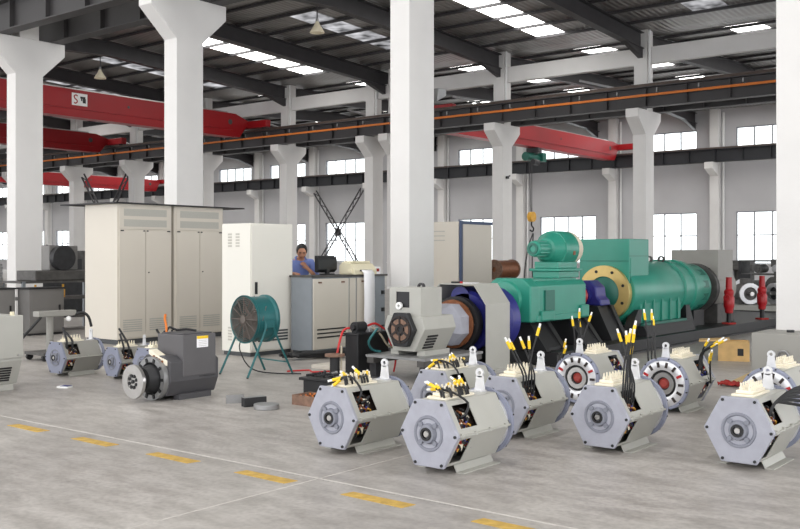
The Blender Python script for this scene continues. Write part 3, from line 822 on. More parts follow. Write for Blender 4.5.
def pedestal(parent, y0, y1, ztop, w=.3, flare=.28, name='pedestal'):
    mb = MB(); z0 = .2
    mb.prism([(-w - flare, z0), (w + flare, z0), (w + flare, z0 + .04), (w, ztop), (-w, ztop), (-w - flare, z0 + .04)], 'y', y0 + .06, y1 - .06)
    for y in (y0 + .05, y1 - .05): mb.prism([(-w - flare - .04, z0), (w + flare + .04, z0), (w + .05, ztop), (-w - .05, ztop)], 'y', y - .05, y + .05)
    return mb.build(name, 'blackpaint', parent, smooth=False)

# green drive motor with blower
X = thing('green_motor', 'green box shaped drive motor with black cap on its front shaft', 'motor', (-7.16, 11.4, 0))
c = .87
MB().prism([(-.38, c - .26), (.38, c - .26), (.38, c + .2), (.32, c + .27), (-.32, c + .27), (-.38, c + .2)], 'y', .18, 1.56).build('body', 'green', X, smooth=False, bevel=.012)
MB().prism([(-.41, c - .1), (-.27, c - .29), (.4, c - .29), (.4, c + .2), (.28, c + .31), (-.16, c + .31), (-.41, c + .14)], 'y', -.06, .18).build('front_shield', 'green', X, smooth=False, bevel=.02)
MB().lathe([(.26, -.06), (.24, -.1), (.12, -.13), (0, -.13)], (0, 0, c + .02), (0, 1, 0), 32).build('end_cover', 'green', X)
MB().lathe([(.05, -.12), (.05, -.2), (.085, -.2), (.09, -.27), (.07, -.3), (0, -.3)], (0.05, 0, c + .02), (0, 1, 0), 20).build('shaft_cap', 'black', X)
MB().prism([(-.39, c - .29), (.41, c - .29), (.41, c - .2), (-.39, c - .2)], 'y', .1, 1.58).build('foot_rail', 'green', X, smooth=False, bevel=.01)
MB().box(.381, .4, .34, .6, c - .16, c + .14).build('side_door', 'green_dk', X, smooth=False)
MB().box(.38, .43, 1.35, 1.58, c - .28, c - .1).build('foot_pad', 'green', X, smooth=False, bevel=.015)
MB().box(.38, .43, .2, .55, c - .28, c - .14).build('foot_pad', 'green', X, smooth=False, bevel=.015)
MB().box(-.3, .25, .25, 1.5, c + .27, c + .29).build('top_plate', 'green', X, smooth=False)
MB().cyl((0, 1.56, c), (0, 1.95, c), .07, n=16).build('output_shaft', 'steel', X)
pedestal(X, 0, .55, c - .3); pedestal(X, 1.1, 1.65, c - .3)
Y = thing('blower', 'green centrifugal blower with cream cover on top of the drive motor', 'blower', (-7.2, 12.6, 1.161))
MB().box(-.22, .22, -.1, .52, 0, .1).box(-.26, .26, -.14, .56, .1, .14).box(-.2, .2, -.08, .5, .14, .24).build('duct', 'green', Y, smooth=False, bevel=.01)
MB().lathe([(.11, -.12), (.16, -.1), (.25, .06), (.27, .1), (.27, .44), (.2, .48)], (0, 0, .43), (0, 1, 0), 36, closed=False).cyl((0, .06, .43), (0, .44, .43), .265, n=36).build('volute', 'green', Y)
MB().lathe([(.268, .44), (.268, .54), (.24, .62), (.18, .65), (0, .65)], (0, 0, .43), (0, 1, 0), 36).build('cream_cover', 'beige', Y)
m = MB().lathe([(0, -.46), (.1, -.46), (.115, -.44), (.115, -.1), (0, -.1)], (0, 0, .43), (0, 1, 0), 24)
for k in range(12):
    a = 2 * PI * k / 12; m.bar((.112 * math.cos(a), -.42, .43 + .112 * math.sin(a)), (.112 * math.cos(a), -.12, .43 + .112 * math.sin(a)), .018, .018)
m.build('blower_motor', 'green', Y)
MB().ring((0, -.475, .43), (0, -.458, .43), .085, .05, 20).build('end_cap_ring', 'green_dk', Y)
MB().box(.262, .272, .26, .32, .34, .4).build('name_plate', 'copper', Y, smooth=False)

# bearing pedestal and red coupling
Pb = thing('bearing_pedestal', 'dark blue pillow block with red coupling between motor and big green machine', 'bearing', (-7.16, 13.75, 0))
MB().prism([(-.3, .715), (.3, .715), (.28, .8), (.22, .85), (.2, 1.0), (.08, 1.1), (-.08, 1.1), (-.2, 1.0), (-.22, .85), (-.28, .8)], 'y', -.13, .2).build('pillow_block', 'blue', Pb, smooth=False, bevel=.02)
MB().cyl((0, -.34, .87), (0, .42, .87), .07, n=16).build('shaft', 'steel', Pb)
MB().lathe([(0, -.39), (.15, -.39), (.15, -.28), (.12, -.24), (0, -.24)], (0, 0, .87), (0, 1, 0), 28).build('red_coupling', 'red2', Pb)
MB().cyl((0, -.2, .87), (0, -.13, .87), .13, n=24).build('bearing_cap', 'blue', Pb)
pedestal(Pb, -.25, .3, .715, .24, .26)

# big green generator
K = thing('green_generator', 'big green generator with tall box and bronze coloured front ring', 'generator', (-7.16, 14.3, 0))
c = .885
MB().lathe([(0, .1), (.49, .1), (.51, .14), (.51, 2.05), (.5, 2.1), (.535, 2.12), (.535, 2.28), (.5, 2.3), (.5, 2.6), (.53, 2.62), (.53, 2.78), (.47, 2.84), (.45, 3.5), (.38, 3.62), (0, 3.62)], (0, 0, c), (0, 1, 0), 56).build('drum', 'green', K)
MB().ring((0, -.02, c), (0, .1, c), .445, .27, 56).build('bronze_ring', 'brass', K, label='bronze coloured ring')
for k in range(8):
    a = R(45 * k + 20); MB().cyl((.365 * math.cos(a), -.03, c + .365 * math.sin(a)), (.365 * math.cos(a), -.018, c + .365 * math.sin(a)), .025, n=10).build('ring_hole', 'black', K)
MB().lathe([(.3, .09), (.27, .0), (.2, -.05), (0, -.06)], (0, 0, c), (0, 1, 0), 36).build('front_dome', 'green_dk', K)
mb = MB().box(-.47, .415, .06, .8, c + .03, 1.76)
mb.build('tall_box', 'green', K, smooth=False, bevel=.012)
mb = MB().box(.416, .424, .1, .76, 1.05, 1.45).build('box_panel', 'green', K, smooth=False)
mb = MB()
for k in range(3): mb.box(.4155, .423, .06, .8, .96 + .26 * k, .968 + .26 * k)
mb.box(-.47, .415, .052, .0595, 1.4, 1.408).build('box_seam', 'green_dk', K, smooth=False)
mb = MB().prism([(-.56, .4), (.47, .4), (.48, c - .1), (.4, c + .05), (-.4, c + .05), (-.56, c - .1)], 'y', .35, 2.0); mb.build('cradle', 'green', K, smooth=False, bevel=.01)
for k in range(5): MB().box(.47, .505, .45 + .34 * k, .5 + .34 * k, .4, c - .12).build('cradle_rib', 'green', K, smooth=False)
MB().prism([(-.62, .36), (.56, .36), (.56, .4), (-.62, .4)], 'y', .3, 2.05).build('foot_rail', 'green_dk', K, smooth=False)
MB().prism([(-.7, .2), (.68, .2), (.6, .36), (-.64, .36)], 'y', .2, 2.15).build('pedestal', 'blackpaint', K, smooth=False)
for y in (.15, 2.3): MB().prism([(y - .3, .2), (y + .1, .2), (y + .22, .62), (y + .06, .62)] if y < 1 else [(y - .1, .2), (y + .3, .2), (y + .02, .62), (y - .14, .62)], 'x', .36, .5).build('strut', 'blackpaint', K, smooth=False)
for k in range(3): MB().ring((.05 * k, 1.2 + .4 * k, c + .54), (.05 * k, 1.25 + .4 * k, c + .54), .06, .035, 14).build('lifting_eye', 'clutter', K)
mb = MB()
for k in range(5):
    a = R(-50 + 30 * k); mb.obox((.452 * math.cos(a), 3.18, c + .452 * math.sin(a)), (.012, .4, .13), (0, -a, 0))
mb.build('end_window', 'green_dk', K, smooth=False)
MB().box(-.35, .35, 2.9, 3.4, .2, c - .4).build('rear_pedestal', 'blackpaint', K, smooth=False)

# grey generator at the far end of the bed
N = thing('grey_generator', 'grey generator with a tall terminal box at the far end of the bed', 'generator', (-7.16, 18.05, 0))
c = .87
MB().lathe([(0, 0), (.47, 0), (.47, .08), (.42, .1), (.42, .18), (.44, .2), (.44, 1.1), (.3, 1.3), (.2, 1.5), (0, 1.5)], (0, 0, c), (0, 1, 0), 44).build('drum', 'consgrey' if False else 'clutter', N)
MB().ring((0, .1, c), (0, .17, c), .46, .4, 40).build('dark_band', 'clutter2', N)
MB().cyl((0, .2, c), (0, 1.1, c), .447, n=44).build('drum_cover', 'midgrey', N)
MB().box(-.5, .43, .15, .95, c + .15, 1.6).build('terminal_box', 'midgrey', N, smooth=False, bevel=.01)
MB().box(-.4, .4, .2, 1.1, .2, c - .3).build('pedestal', 'clutter', N, smooth=False)

# red jacks standing on the bed end
def jack(x, y, z, label):
    t = thing('screw_jack', label, 'jack', (x, y, z))
    MB().cyl((0, 0, 0), (0, 0, .03), .13, n=20).build('base', 'redcloth', t)
    MB().cyl((0, 0, .03), (0, 0, .2), .045, n=12).build('spindle', 'black', t)
    MB().lathe([(.06, .2), (.075, .22), (.075, .28), (.095, .32), (.1, .36), (.1, .5), (.08, .54), (.09, .58), (.09, .62), (.06, .66), (.055, .88), (0, .88)], (0, 0, 0), (0, 0, 1), 18).build('body', 'red2', t)
    MB().ring((0, -.13, .5), (0, -.11, .5), .06, .03, 14).build('ear', 'red2', t)
jack(-6.5, 18.14, .2, 'left hand red screw jack standing at the end of the black bed')
jack(-6.44, 19.85, .2, 'right hand red screw jack beside the white column at the edge')

# ------------------------------------------------------------------ cabinets
def louvres_y(x, y0, y1, z0, z1, n, parent, m='panelgrey', name='vent'):
    mb = MB()
    for k in range(n):
        z = z0 + (z1 - z0) * (k + .5) / n; mb.box(x, x + .006, y0, y1, z - (z1 - z0) / n * .28, z + (z1 - z0) / n * .28)
    return mb.build(name, m, parent, smooth=False)
def tall_cab(y0, y1, label, knob):
    t = thing('control_cabinet', label, 'cabinet', (-14.2, (y0 + y1) / 2, 0)); h = (y1 - y0) / 2; z = 2.36; x1 = .48
    MB().box(-.45, x1, -h, h, .08, z).build('body', 'cab', t, smooth=False, bevel=.006)
    MB().box(-.42, x1 - .02, -h + .02, h - .02, 0, .08).build('plinth', 'cabdark', t, smooth=False)
    p = MB().box(x1, x1 + .015, -h + .03, h - .03, z - .42, z - .04).build('top_panel', 'cab', t, smooth=False, bevel=.003)
    for a, b in ((z - .2, z - .08), (z - .38, z - .26)): MB().box(x1 + .0152, x1 + .019, -h + .12, h - .12, a, b).build('perforated_grille', 'panelgrey', p, smooth=False)
    for s_ in (-1, 1):
        d = MB().box(x1, x1 + .018, .006 if s_ > 0 else -h + .03, h - .03 if s_ > 0 else -.006, .1, z - .44).build('door', 'cab', t, smooth=False, bevel=.003)
        ya, yb = (.08, h - .1) if s_ > 0 else (-h + .1, -.08)
        louvres_y(x1 + .0185, ya, yb, .2, .42, 6, d)
        MB().box(x1 + .0185, x1 + .03, (.02 if s_ > 0 else -.05), (.05 if s_ > 0 else -.02), z - .46, z - .44).build('hinge', 'black', d, smooth=False)
        MB().box(x1 + .0185, x1 + .03, s_ * (h - .08) - .03, s_ * (h - .08) + .03, z - .46, z - .44).build('hinge', 'black', d, smooth=False)
        if s_ > 0: MB().cyl((x1 + .0185, .06, 1.2), (x1 + .03, .06, 1.2), .012, n=10).build('lock', 'black', d)
tall_cab(9.68, 10.8, 'left hand tall beige two door cabinet with perforated top panel', 0)
tall_cab(10.86, 11.98, 'right hand tall beige two door cabinet behind the off white cabinet', 0)
o = MB().box(-.95, .62, -1.28, 1.6, 0, .02).build('cover_board', 'clutter2', None, smooth=False, loc=(-14.25, 10.83, 2.362))
tag(o, 'thin dark board lying over the tops of both tall beige cabinets', 'board')

t = thing('control_cabinet', 'narrow off white cabinet standing behind the green fan', 'cabinet', (-10.89, 10.2, 0))
MB().box(-.31, .31, -.44, .44, .06, 1.97).build('body', 'cabwhite', t, smooth=False, bevel=.006)
MB().box(-.29, .29, -.42, .42, 0, .06).build('plinth', 'cabdark', t, smooth=False)
for x in (-.13, .04): 
    for (a, b) in ((1.62, 1.84), (.22, .44)):
        mb = MB()
        for k in range(5): mb.box(x - .04, x + .04, -.446, -.44, a + (b - a) * k / 5, a + (b - a) * (k + .6) / 5)
        mb.build('vent', 'ventlight', t, smooth=False)
d = MB().box(.31, .322, -.42, .42, .08, 1.95).build('door', 'cabwhite', t, smooth=False, bevel=.003)
MB().box(.3225, .345, -.36, -.32, .92, 1.1).build('handle', 'black', d, smooth=False, bevel=.004)
louvres_y(.3225, -.3, .32, .2, .38, 4, d, 'cabdark')

# console desk
t = thing('console_cabinet', 'grey test console with louvred doors under the printer', 'console', (-10.28, 11.35, 0))
MB().box(-.22, .21, -.82, .8, .05, 1.16).build('body', 'consgrey', t, smooth=False)
MB().box(-.2, .19, -.8, .78, 0, .05).build('plinth', 'cabdark', t, smooth=False)
MB().box(-.25, .235, -.83, .95, 1.16, 1.19).build('desk_top', 'clutter', t, smooth=False)
for (a, b) in ((-.8, .0), (.2, .62)):
    d = MB().box(.21, .228, a, b, .07, 1.14).build('door', 'cab', t, smooth=False, bevel=.004)
    mb = MB()
    for k in range(3): mb.box(.2285, .234, a + .08, b - .08, .24 + .06 * k, .26 + .06 * k)
    mb.build('vent', 'black', d, smooth=False)
    for y in (a + .14, b - .14): MB().box(.2285, .24, y - .035, y + .035, 1.07, 1.095).build('latch', 'brown', d, smooth=False)
MB().box(.21, .224, .03, .17, .07, 1.14).build('centre_strip', 'cab', t, smooth=False)
MB().box(-.2, .2, .8, .92, .0, 1.159).build('end_rack', 'consgrey', t, smooth=False)
for k in range(3): MB().box(.2, .225, .83, .89, .3 + .28 * k, .36 + .28 * k).build('end_socket', 'black', t, smooth=False)

t = thing('computer_monitor', 'black computer monitor turned away beside the man', 'monitor', (-10.4, 11.2, 1.19))
MB().box(-.05, .1, -.1, .1, 0, .02).build('base', 'screen', t, bevel=.004); MB().box(0, .05, -.03, .03, .02, .1).build('neck', 'screen', t)
MB().prism([(-.06, .04), (-.02, .03), (.04, .08), (.04, .24), (-.02, .3), (-.06, .3)], 'y', -.2, .22).build('screen_back', 'screen', t, smooth=False, bevel=.01)
t = thing('printer', 'cream dot matrix printer on the console', 'printer', (-10.2, 11.73, 1.19))
MB().prism([(-.17, 0), (.17, 0), (.17, .08), (.08, .17), (-.1, .2), (-.17, .14)], 'y', -.26, .28).build('case', 'cream', t, smooth=False, bevel=.012)
MB().box(-.1, .06, -.22, .24, .18, .215).build('lid', 'cream', t, smooth=False, bevel=.006)
MB().box(.05, .12, -.29, -.262, .02, .08).build('knob_block', 'cream', t, smooth=False, bevel=.01)
MB().box(.1705, .176, -.14, .14, .05, .075).build('paper_slot', 'black', t, smooth=False)
mb = MB()
pts = [(.0, 0.0), (.05, -.05), (.055, -.25), (.06, -.5), (.052, -.75), (.066, -.93)]
for (a, b) in zip(pts, pts[1:]): mb.prism([a, b, (b[0] + .003, b[1]), (a[0] + .003, a[1])], 'y', -.13, .13) if False else mb.box(0, 0, 0, 0, 0, 0) if False else None
v = []
for (x, z) in pts: v.append([mb.bm.verts.new((x, y, z)) for y in (-.13, .13)])
for a, b in zip(v, v[1:]): mb.face([a[0], a[1], b[1], b[0]])
o = mb.build('hanging_paper', 'paper', None, loc=(-10.015, 11.74, 1.26), solid=.003)
tag(o, 'long strip of white paper hanging from the printer down the console', 'paper')
t = thing('small_carton', 'small white box with red print at the right end of the console', 'box', (-10.2, 12.13, 1.19))
MB().box(-.06, .06, -.1, .1, 0, .12).build('box', 'paper', t, smooth=False); MB().box(.0605, .062, -.07, .07, .04, .09).build('red_print', 'redcloth', t, smooth=False)

# beige cabinet behind the thick column
t = thing('switch_cabinet', 'large beige cabinet with dark blue corner frame right of the thick white column', 'cabinet', (-11.5, 16.3, 0))
MB().box(-1.0, .0, -.42, .0, 0, 0) if False else None
MB().box(-.95, .62, -.7, .37, .05, 2.16).build('body', 'cab', t, smooth=False)
MB().box(-.93, .6, -.68, .35, 0, .05).build('plinth', 'cabdark', t, smooth=False)
MB().box(.6, .65, -.73, -.68, 0.05, 2.18).build('corner_post', 'bluegrey', t, smooth=False)
MB().box(.62, .645, -.66, .37, .08, 2.1).build('side_door', 'cab', t, smooth=False, bevel=.004)
MB().box(.6, .65, -.68, .39, 2.11, 2.17).build('top_rail', 'bluegrey', t, smooth=False)
d = MB().box(-.92, .58, -.725, -.7, .08, 2.13).build('front_door', 'cab', t, smooth=False, bevel=.004)
mb = MB()
for k in range(3): mb.box(-.75, .25, -.732, -.725, 1.78 + .09 * k, 1.8 + .09 * k)
mb.build('vent', 'panelgrey', d, smooth=False)
# cable drum on a beige workbench
t = thing('workbench', 'low beige workbench behind the green drive motor', 'bench', (-11.2, 18.6, 0))
MB().box(-1.3, 1.6, -.5, .6, .91, .96).build('bench_top', 'cab', t, smooth=False)
MB().box(-1.2, 1.5, -.4, .5, .5, .909).build('drawer_case', 'cab', t, smooth=False)
for x in (-1.2, 1.5):
    for y in (-.4, .5): MB().box(x - .04, x + .04, y - .04, y + .04, 0, .91).build('leg', 'clutter', t, smooth=False)
t = thing('cable_drum', 'rust brown wound drum lying behind the green drive motor', 'drum', (-11.62, 18.35, .96))
MB().cyl((0, -.4, .22), (0, .3, .22), .2, n=28).build('winding', 'copper', t)
MB().ring((0, -.44, .22), (0, -.4, .22), .22, .06, 28).build('flange', 'brown', t)
MB().ring((0, .3, .22), (0, .34, .22), .22, .06, 28).build('flange', 'brown', t)
t = thing('bench_vice', 'small dark green bench vice beside the wound drum', 'vice', (-10.85, 18.75, .96))
MB().box(-.12, .12, -.1, .1, 0, .08).box(-.2, .2, -.06, .06, .08, .16).build('body', 'green_dk', t, bevel=.01); MB().box(-.24, -.2, -.07, .07, .08, .2).build('jaw', 'green_dk', t, smooth=False)

# ------------------------------------------------------------------ axial fan
t = thing('axial_fan', 'teal green drum fan with wire grille on four splayed legs', 'fan', (-8.97, 8.38, 0), R(-8))
c = .7; rr_ = .28
MB().lathe([(rr_, -.17), (rr_ + .02, -.19), (rr_ + .02, -.16), (rr_, -.14), (rr_, .1), (rr_ + .02, .12), (rr_ + .02, .15), (rr_, .15), (rr_ - .012, .13), (rr_ - .012, -.17)], (0, 0, c), (0, 1, 0), 48, closed=True).build('drum', 'teal', t)
def guard(y, name):
    mb = MB()
    for k in range(1, 12):
        r = rr_ * k / 11.2; mb.tube([(r * math.cos(2 * PI * q / 28), y, c + r * math.sin(2 * PI * q / 28)) for q in range(29)], .005, 5, 0)
    for k in range(12):
        a = 2 * PI * k / 12; mb.cyl((.03 * math.cos(a), y - .004, c + .03 * math.sin(a)), (rr_ * math.cos(a), y - .004, c + rr_ * math.sin(a)), .006, n=5)
    mb.cyl((0, y - .02, c), (0, y + .01, c), .05, n=16)
    mb.build(name, 'fangrey', t)
guard(-.185, 'front_grille'); guard(.14, 'rear_grille')
MB().cyl((0, -.02, c), (0, .1, c), .09, n=20).build('motor', 'fangrey', t)
MB().cyl((0, -.1, c), (0, -.02, c), .07, n=20).build('hub', 'fangrey', t)
for k in range(6):
    a = R(60 * k + 15); mb = MB()
    ca, sa = math.cos(a), math.sin(a)
    def bp(r, w, dy): return (r * ca - w * sa, -.06 + dy, c + r * sa + w * ca)
    v = [mb.bm.verts.new(p) for p in (bp(.06, -.04, -.03), bp(.06, .04, .03), bp(.275, .1, .045), bp(.28, -.08, -.045))]
    mb.face(v); mb.build('blade', 'fangrey', t, smooth=False, solid=.006)
for sx, xx in ((1, .27), (-1, -.27)):
    top = (sx * .283, 0.02, c - .08)
    for sy in (-1, 1):
        l = MB().tube([(sx * .283, .05 * sy, c - .05), (sx * .288, .1 * sy, c - .2), (sx * .3, .34 * sy, .012)], .014, 8, 3).build('leg', 'teal', t)
        MB().sphere((sx * .3, .34 * sy, .012), .016, 8, (1, 1, .7)).build('foot', 'black', l)
    MB().obox((sx * .284, 0, c - .05), (.02, .16, .1)).build('leg_bracket', 'teal', t, bevel=.005)
MB().bar((-.3, .27, .16), (.3, .27, .16), .016).build('brace', 'teal', t, smooth=False)
MB().sphere((-.31, -.06, c - .18), .02, 8).build('red_knob', 'red2', t)
MB().tube([(-.2, -.1, c - .28), (-.22, -.1, .3), (-.1, -.05, .1), (.05, .1, .02), (.4, .4, .012)], .008, 6).build('power_lead', 'black', t)

# ------------------------------------------------------------------ black power pack, hoses and tools by the console
t = thing('power_pack', 'black steel tank with a motor on top and red hoses', 'tank', (-7.85, 9.2, 0))
MB().box(-.11, .1, -.28, .31, .02, .52).build('tank', 'blackpaint', t, smooth=False, bevel=.008)
MB().box(-.13, .12, -.3, .3, .52, .54).build('lid', 'clutter2', t, smooth=False)
MB().box(-.09, .08, -.26, .26, 0, .02).build('skid', 'black', t, smooth=False)
MB().cyl((0, -.24, .61), (0, -.06, .61), .065, n=18).cyl((0, -.28, .61), (0, -.24, .61), .035, n=12).box(-.05, .05, -.22, -.08, .54, .58).build('motor', 'clutter2', t)
MB().box(-.05, .05, .0, .22, .54, .59).build('valve_manifold', 'alu', t, smooth=False, bevel=.006)
MB().tube([(-.03, -.24, .6), (-.08, -.34, .58), (-.1, -.4, .42), (-.1, -.45, .25), (-.1, -.5, .05)], .014, 8).build('red_hose', 'redhose', t)
MB().tube([(.02, .0, .62), (.04, .12, .64), (.06, .24, .58), (.08, .3, .55)], .014, 8).build('red_hose', 'redhose', t)
MB().tube([(.05, .31, .5), (.12, .34, .36), (.16, .38, .2), (.16, .34, .02)], .012, 8).build('red_hose', 'redhose', t)
MB().tube([(.04, .05, .6), (.13, .12, .5), (.16, .2, .38), (.18, .3, .33), (.14, .36, .36)], .013, 8).build('grey_hose', 'cablegrey', t)
MB().tube([(.02, .27, .56), (.02, .36, .6), (.0, .4, .5), (.02, .38, .3), (.0, .36, .05)], .01, 8).build('teal_hose', 'teal', t)
t = thing('tool_tray', 'black steel tray of loose tools in front of the black tank', 'tray', (-7.0, 7.78, 0), R(8))
MB().box(-.36, .3, -.2, .2, .0, .15).box(-.4, .33, -.23, .23, .15, .18).build('tray', 'blackpaint', t, smooth=False, bevel=.006)
rt = random.Random(3)
for k in range(12):
    x, y = -.32 + .13 * (k % 5), -.13 + .13 * (k // 5); a = rt.uniform(-.5, .5)
    p = Vector((x, y, .2)); d = Vector((math.cos(a + 1.57), math.sin(a + 1.57), 0)) * .045
    o = MB().cyl(p - d, p + d, .013, n=8).sphere(p + d, .02, 8).build('wrench', rt.choice(['steelmid', 'black', 'steel', 'black', 'clutter2']), None)
    q = o; o.location = (-7.0, 7.78, 0); o.rotation_euler.z = R(8)
    tag(o, 'loose wrench lying among the tools heaped on the black tray', 'tool', 'loose tools on the black tray')
t = thing('flange_stool', 'round rusty flange on a black post left of the black tank', 'stand', (-7.86, 8.62, 0))
MB().cyl((0, 0, 0), (0, 0, .03), .1, n=18).build('base', 'black', t); MB().cyl((0, 0, .03), (0, 0, .28), .06, n=14).build('post', 'black', t)
MB().ring((0, 0, .28), (0, 0, .31), .12, .05, 22).build('flange', 'brown', t); MB().cyl((.1, .0, .0), (.02, .1, .4), .012, n=8).build('rod', 'cablegrey', t)
t = thing('parts_tray', 'rusty brown open parts tray left of the front row generators', 'tray', (-6.72, 7.05, 0))
w, h = .17, .13
MB().box(-w, w, -h, h, 0, .015).box(-w, w, -h, -h + .012, .015, .1).box(-w, w, h - .012, h, .015, .1).box(-w, -w + .012, -h + .012, h - .012, .015, .1).box(w - .012, w, -h + .012, h - .012, .015, .1).build('tray', 'brown', t, smooth=False)
rt = random.Random(8); mb = MB()
for k in range(30): mb.mat(k % 3).cyl((rt.uniform(-.14, .14), rt.uniform(-.1, .1), .02), (rt.uniform(-.14, .14), rt.uniform(-.1, .1), .09), .01, n=6)
mb.build('scrap_pieces', ['copper', 'winding', 'orange'], t)['kind'] = 'stuff'
t = thing('steel_plate', 'pale upright steel plate lying left of the dark steel bar', 'plate', (-7.4, 6.62, 0), R(55)); MB().box(-.09, .09, -.01, .01, 0, .085).build('plate', 'steelmid', t, smooth=False)
t = thing('steel_bar', 'dark square steel bar beside the polished steel disc', 'bar', (-7.12, 6.62, 0), R(72)); MB().box(-.12, .12, -.04, .04, 0, .09).build('bar', 'clutter2', t, smooth=False, bevel=.004); MB().box(-.118, .118, -.038, .038, .09, .093).build('pale_top', 'steelmid', t, smooth=False)  # bar top capped in a paler grey
t = thing('steel_disc', 'flat polished round steel disc lying on the open floor', 'disc', (-6.89, 6.57, 0)); MB().cyl((0, 0, 0), (0, 0, .05), .125, n=36).build('disc', 'steelmid', t, bevel=.006)
t = thing('matchbox', 'tiny white and blue packet lying on the floor below the lone generator', 'box', (-9.78, 6.2, 0), .4); MB().box(-.07, .07, -.05, .05, 0, .02).build('packet', 'white', t, smooth=False); MB().box(-.03, .07, -.05, .05, .0205, .023).build('blue_print', 'blue', t, smooth=False)
rt = random.Random(21)
for k, (a, b, lb) in enumerate((((-9.85, 9.75), (-9.0, 11.6), 'thick bundle of black cables along the foot of the grey console'),)):
    mb = MB()
    for q in range(9):
        pts = []
        for j in range(9):
            f = j / 8
            pts.append((a[0] + (b[0] - a[0]) * f + rt.uniform(-.09, .09), a[1] + (b[1] - a[1]) * f + rt.uniform(-.12, .12), .025 + rt.uniform(0, .07)))
        mb.tube(pts, .024, 6)
    o = mb.build('cable_bundle', 'black', None); tag(o, lb, 'cables', kind='stuff')
t = thing('red_lead', 'thin red lead on the floor by the right foot of the teal fan', 'cable', (-8.75, 8.95, 0)); MB().tube([(-.1, -.15, .01), (.05, .1, .012), (.2, .0, .01), (.35, .2, .012)], .01, 6).build('lead', 'redhose', t)
o = MB().box(-.35, .3, -.3, .3, 0, .05).build('floor_board', 'cab', None, smooth=False, loc=(-8.55, 9.6, 0), bevel=.004); tag(o, 'pale board lying on the floor left of the black tank', 'board')

# ------------------------------------------------------------------ right hand boxes
t = thing('steel_box', 'plain grey steel box standing before the white column at the right edge', 'box', (-2.9, 10.8, 0))
MB().box(-.62, .75, -.3, .3, .03, .665).build('box', 'midgrey', t, smooth=False, bevel=.008); MB().box(-.6, .73, -.28, .28, 0, .03).build('skid', 'clutter', t, smooth=False)
h = MB().box(-.38, -.18, -.31, -.3, .36, .42).build('handle_plate', 'clutter', t, smooth=False); MB().tube([(-.34, -.31, .42), (-.31, -.33, .48), (-.25, -.33, .48), (-.22, -.31, .42)], .012, 8).build('handle', 'steelmid', h)
MB().cyl((-.3, 0, .665), (-.3, 0, .69), .04, n=12).build('plug', 'black', t)
t = thing('wooden_crate', 'small pale wooden crate with open lid left of the grey steel box', 'crate', (-4.87, 13.75, 0), R(20))
MB().box(-.2, .22, -.16, .16, 0, .02).box(-.2, .22, -.16, -.14, .02, .28).box(-.2, .22, .14, .16, .02, .28).box(-.2, -.18, -.14, .14, .02, .28).box(.2, .22, -.14, .14, .02, .28).build('crate', 'wood', t, smooth=False)
MB().obox((-.25, -.02, .29), (.42, .34, .018), (0, R(-4), 0)).build('lid', 'wood', t, smooth=False); MB().box(.06, .14, -.165, -.16, .08, .18).build('hand_hole', 'black', t, smooth=False)
t = thing('cardboard_sheet', 'folded cardboard sheet leaning beside the grey steel box', 'cardboard', (-3.88, 11.35, 0), R(30)); MB().prism([(-.2, 0), (.25, .0), (.3, .26), (.1, .15)], 'y', -.012, .012).build('sheet', 'card', t, smooth=False)
t = thing('red_rag', 'crumpled red cloth on the floor left of the grey steel box', 'cloth', (-3.93, 11.02, 0)); t.scale = (.6, .6, .7)
mb = MB(); rt = random.Random(2); g = [[mb.bm.verts.new((-.2 + .4 * i / 7 + rt.uniform(-.02, .02), -.17 + .34 * j / 7 + rt.uniform(-.02, .02), .02 + rt.uniform(0, .07))) for j in range(8)] for i in range(8)]
for i in range(7):
    for j in range(7): mb.face([g[i][j], g[i + 1][j], g[i + 1][j + 1], g[i][j + 1]])
mb.build('rag', 'redcloth', t, solid=.015)

# slotted steel floor plates and machines beyond the bed
for k, (x, y, lb) in enumerate(((-7.0, 24.1, 'pale slotted steel bed plate beyond the red jacks, nearest one'), (-7.8, 26.6, 'pale slotted steel bed plate farther behind the red jacks'))):
    t = thing('bed_plate', lb, 'plate', (x, y, 0)); MB().box(-2.2, 2.0, -.9, .9, .18, .3).build('plate', 'alu' if False else 'gen', t, smooth=False)
    mb = MB()
    for q in range(5): mb.box(-2.2, 2.0, -.75 + .36 * q, -.71 + .36 * q, .2995, .3005)
    mb.build('slot', 'black', t, smooth=False)
    MB().box(-2.1, 1.9, -.8, .8, 0, .18).build('frame', 'blackpaint', t, smooth=False)
def small_motor(x, y, z, rz, label, m='clutter', s=1.0):
    t = thing('stripped_motor', label, 'motor', (x, y, z), rz); t.scale = (s, s, s)
    MB().cyl((0, -.3, .26), (0, .3, .26), .25, n=24).build('frame', m, t)
    MB().ring((0, -.36, .26), (0, -.3, .26), .255, .16, 24).build('flange', 'alu', t); MB().cyl((0, -.5, .26), (0, -.3, .26), .05, n=12).build('shaft', 'steel', t)
    MB().box(-.12, .12, -.12, .15, .48, .62).build('terminal_box', m, t, smooth=False)
    for s_ in (-1, 1): MB().box(s_ * .17 - .06, s_ * .17 + .06, -.22, .22, 0, .1).build('foot', m, t, smooth=False)
small_motor(-8.1, 23.8, .306, .6, 'grey stripped motor on the bed plate between the red jacks')
small_motor(-7.35, 24.3, .306, -.5, 'dark stripped motor behind the right hand red jack', 'clutter2')
small_motor(-9.0, 26.4, .306, .2, 'stripped motor with pale flange on the farther bed plate', 'clutter2', 1.1)
small_motor(-8.1, 26.7, .306, 1.1, 'stripped motor at the right end of the farther bed plate', 'clutter', 1.2)
rt = random.Random(44); mb = MB()
for q in range(14):
    cx, cy = -6.6 + rt.uniform(-.4, .5), 23.35 + rt.uniform(-.12, .2); r_ = rt.uniform(.15, .3)
    mb.mat(q % 3).tube([(cx + r_ * math.cos(a * .7), cy + r_ * math.sin(a * .7) * .5, .33 + .02 * a + rt.uniform(0, .06)) for a in range(10)], .024, 6)
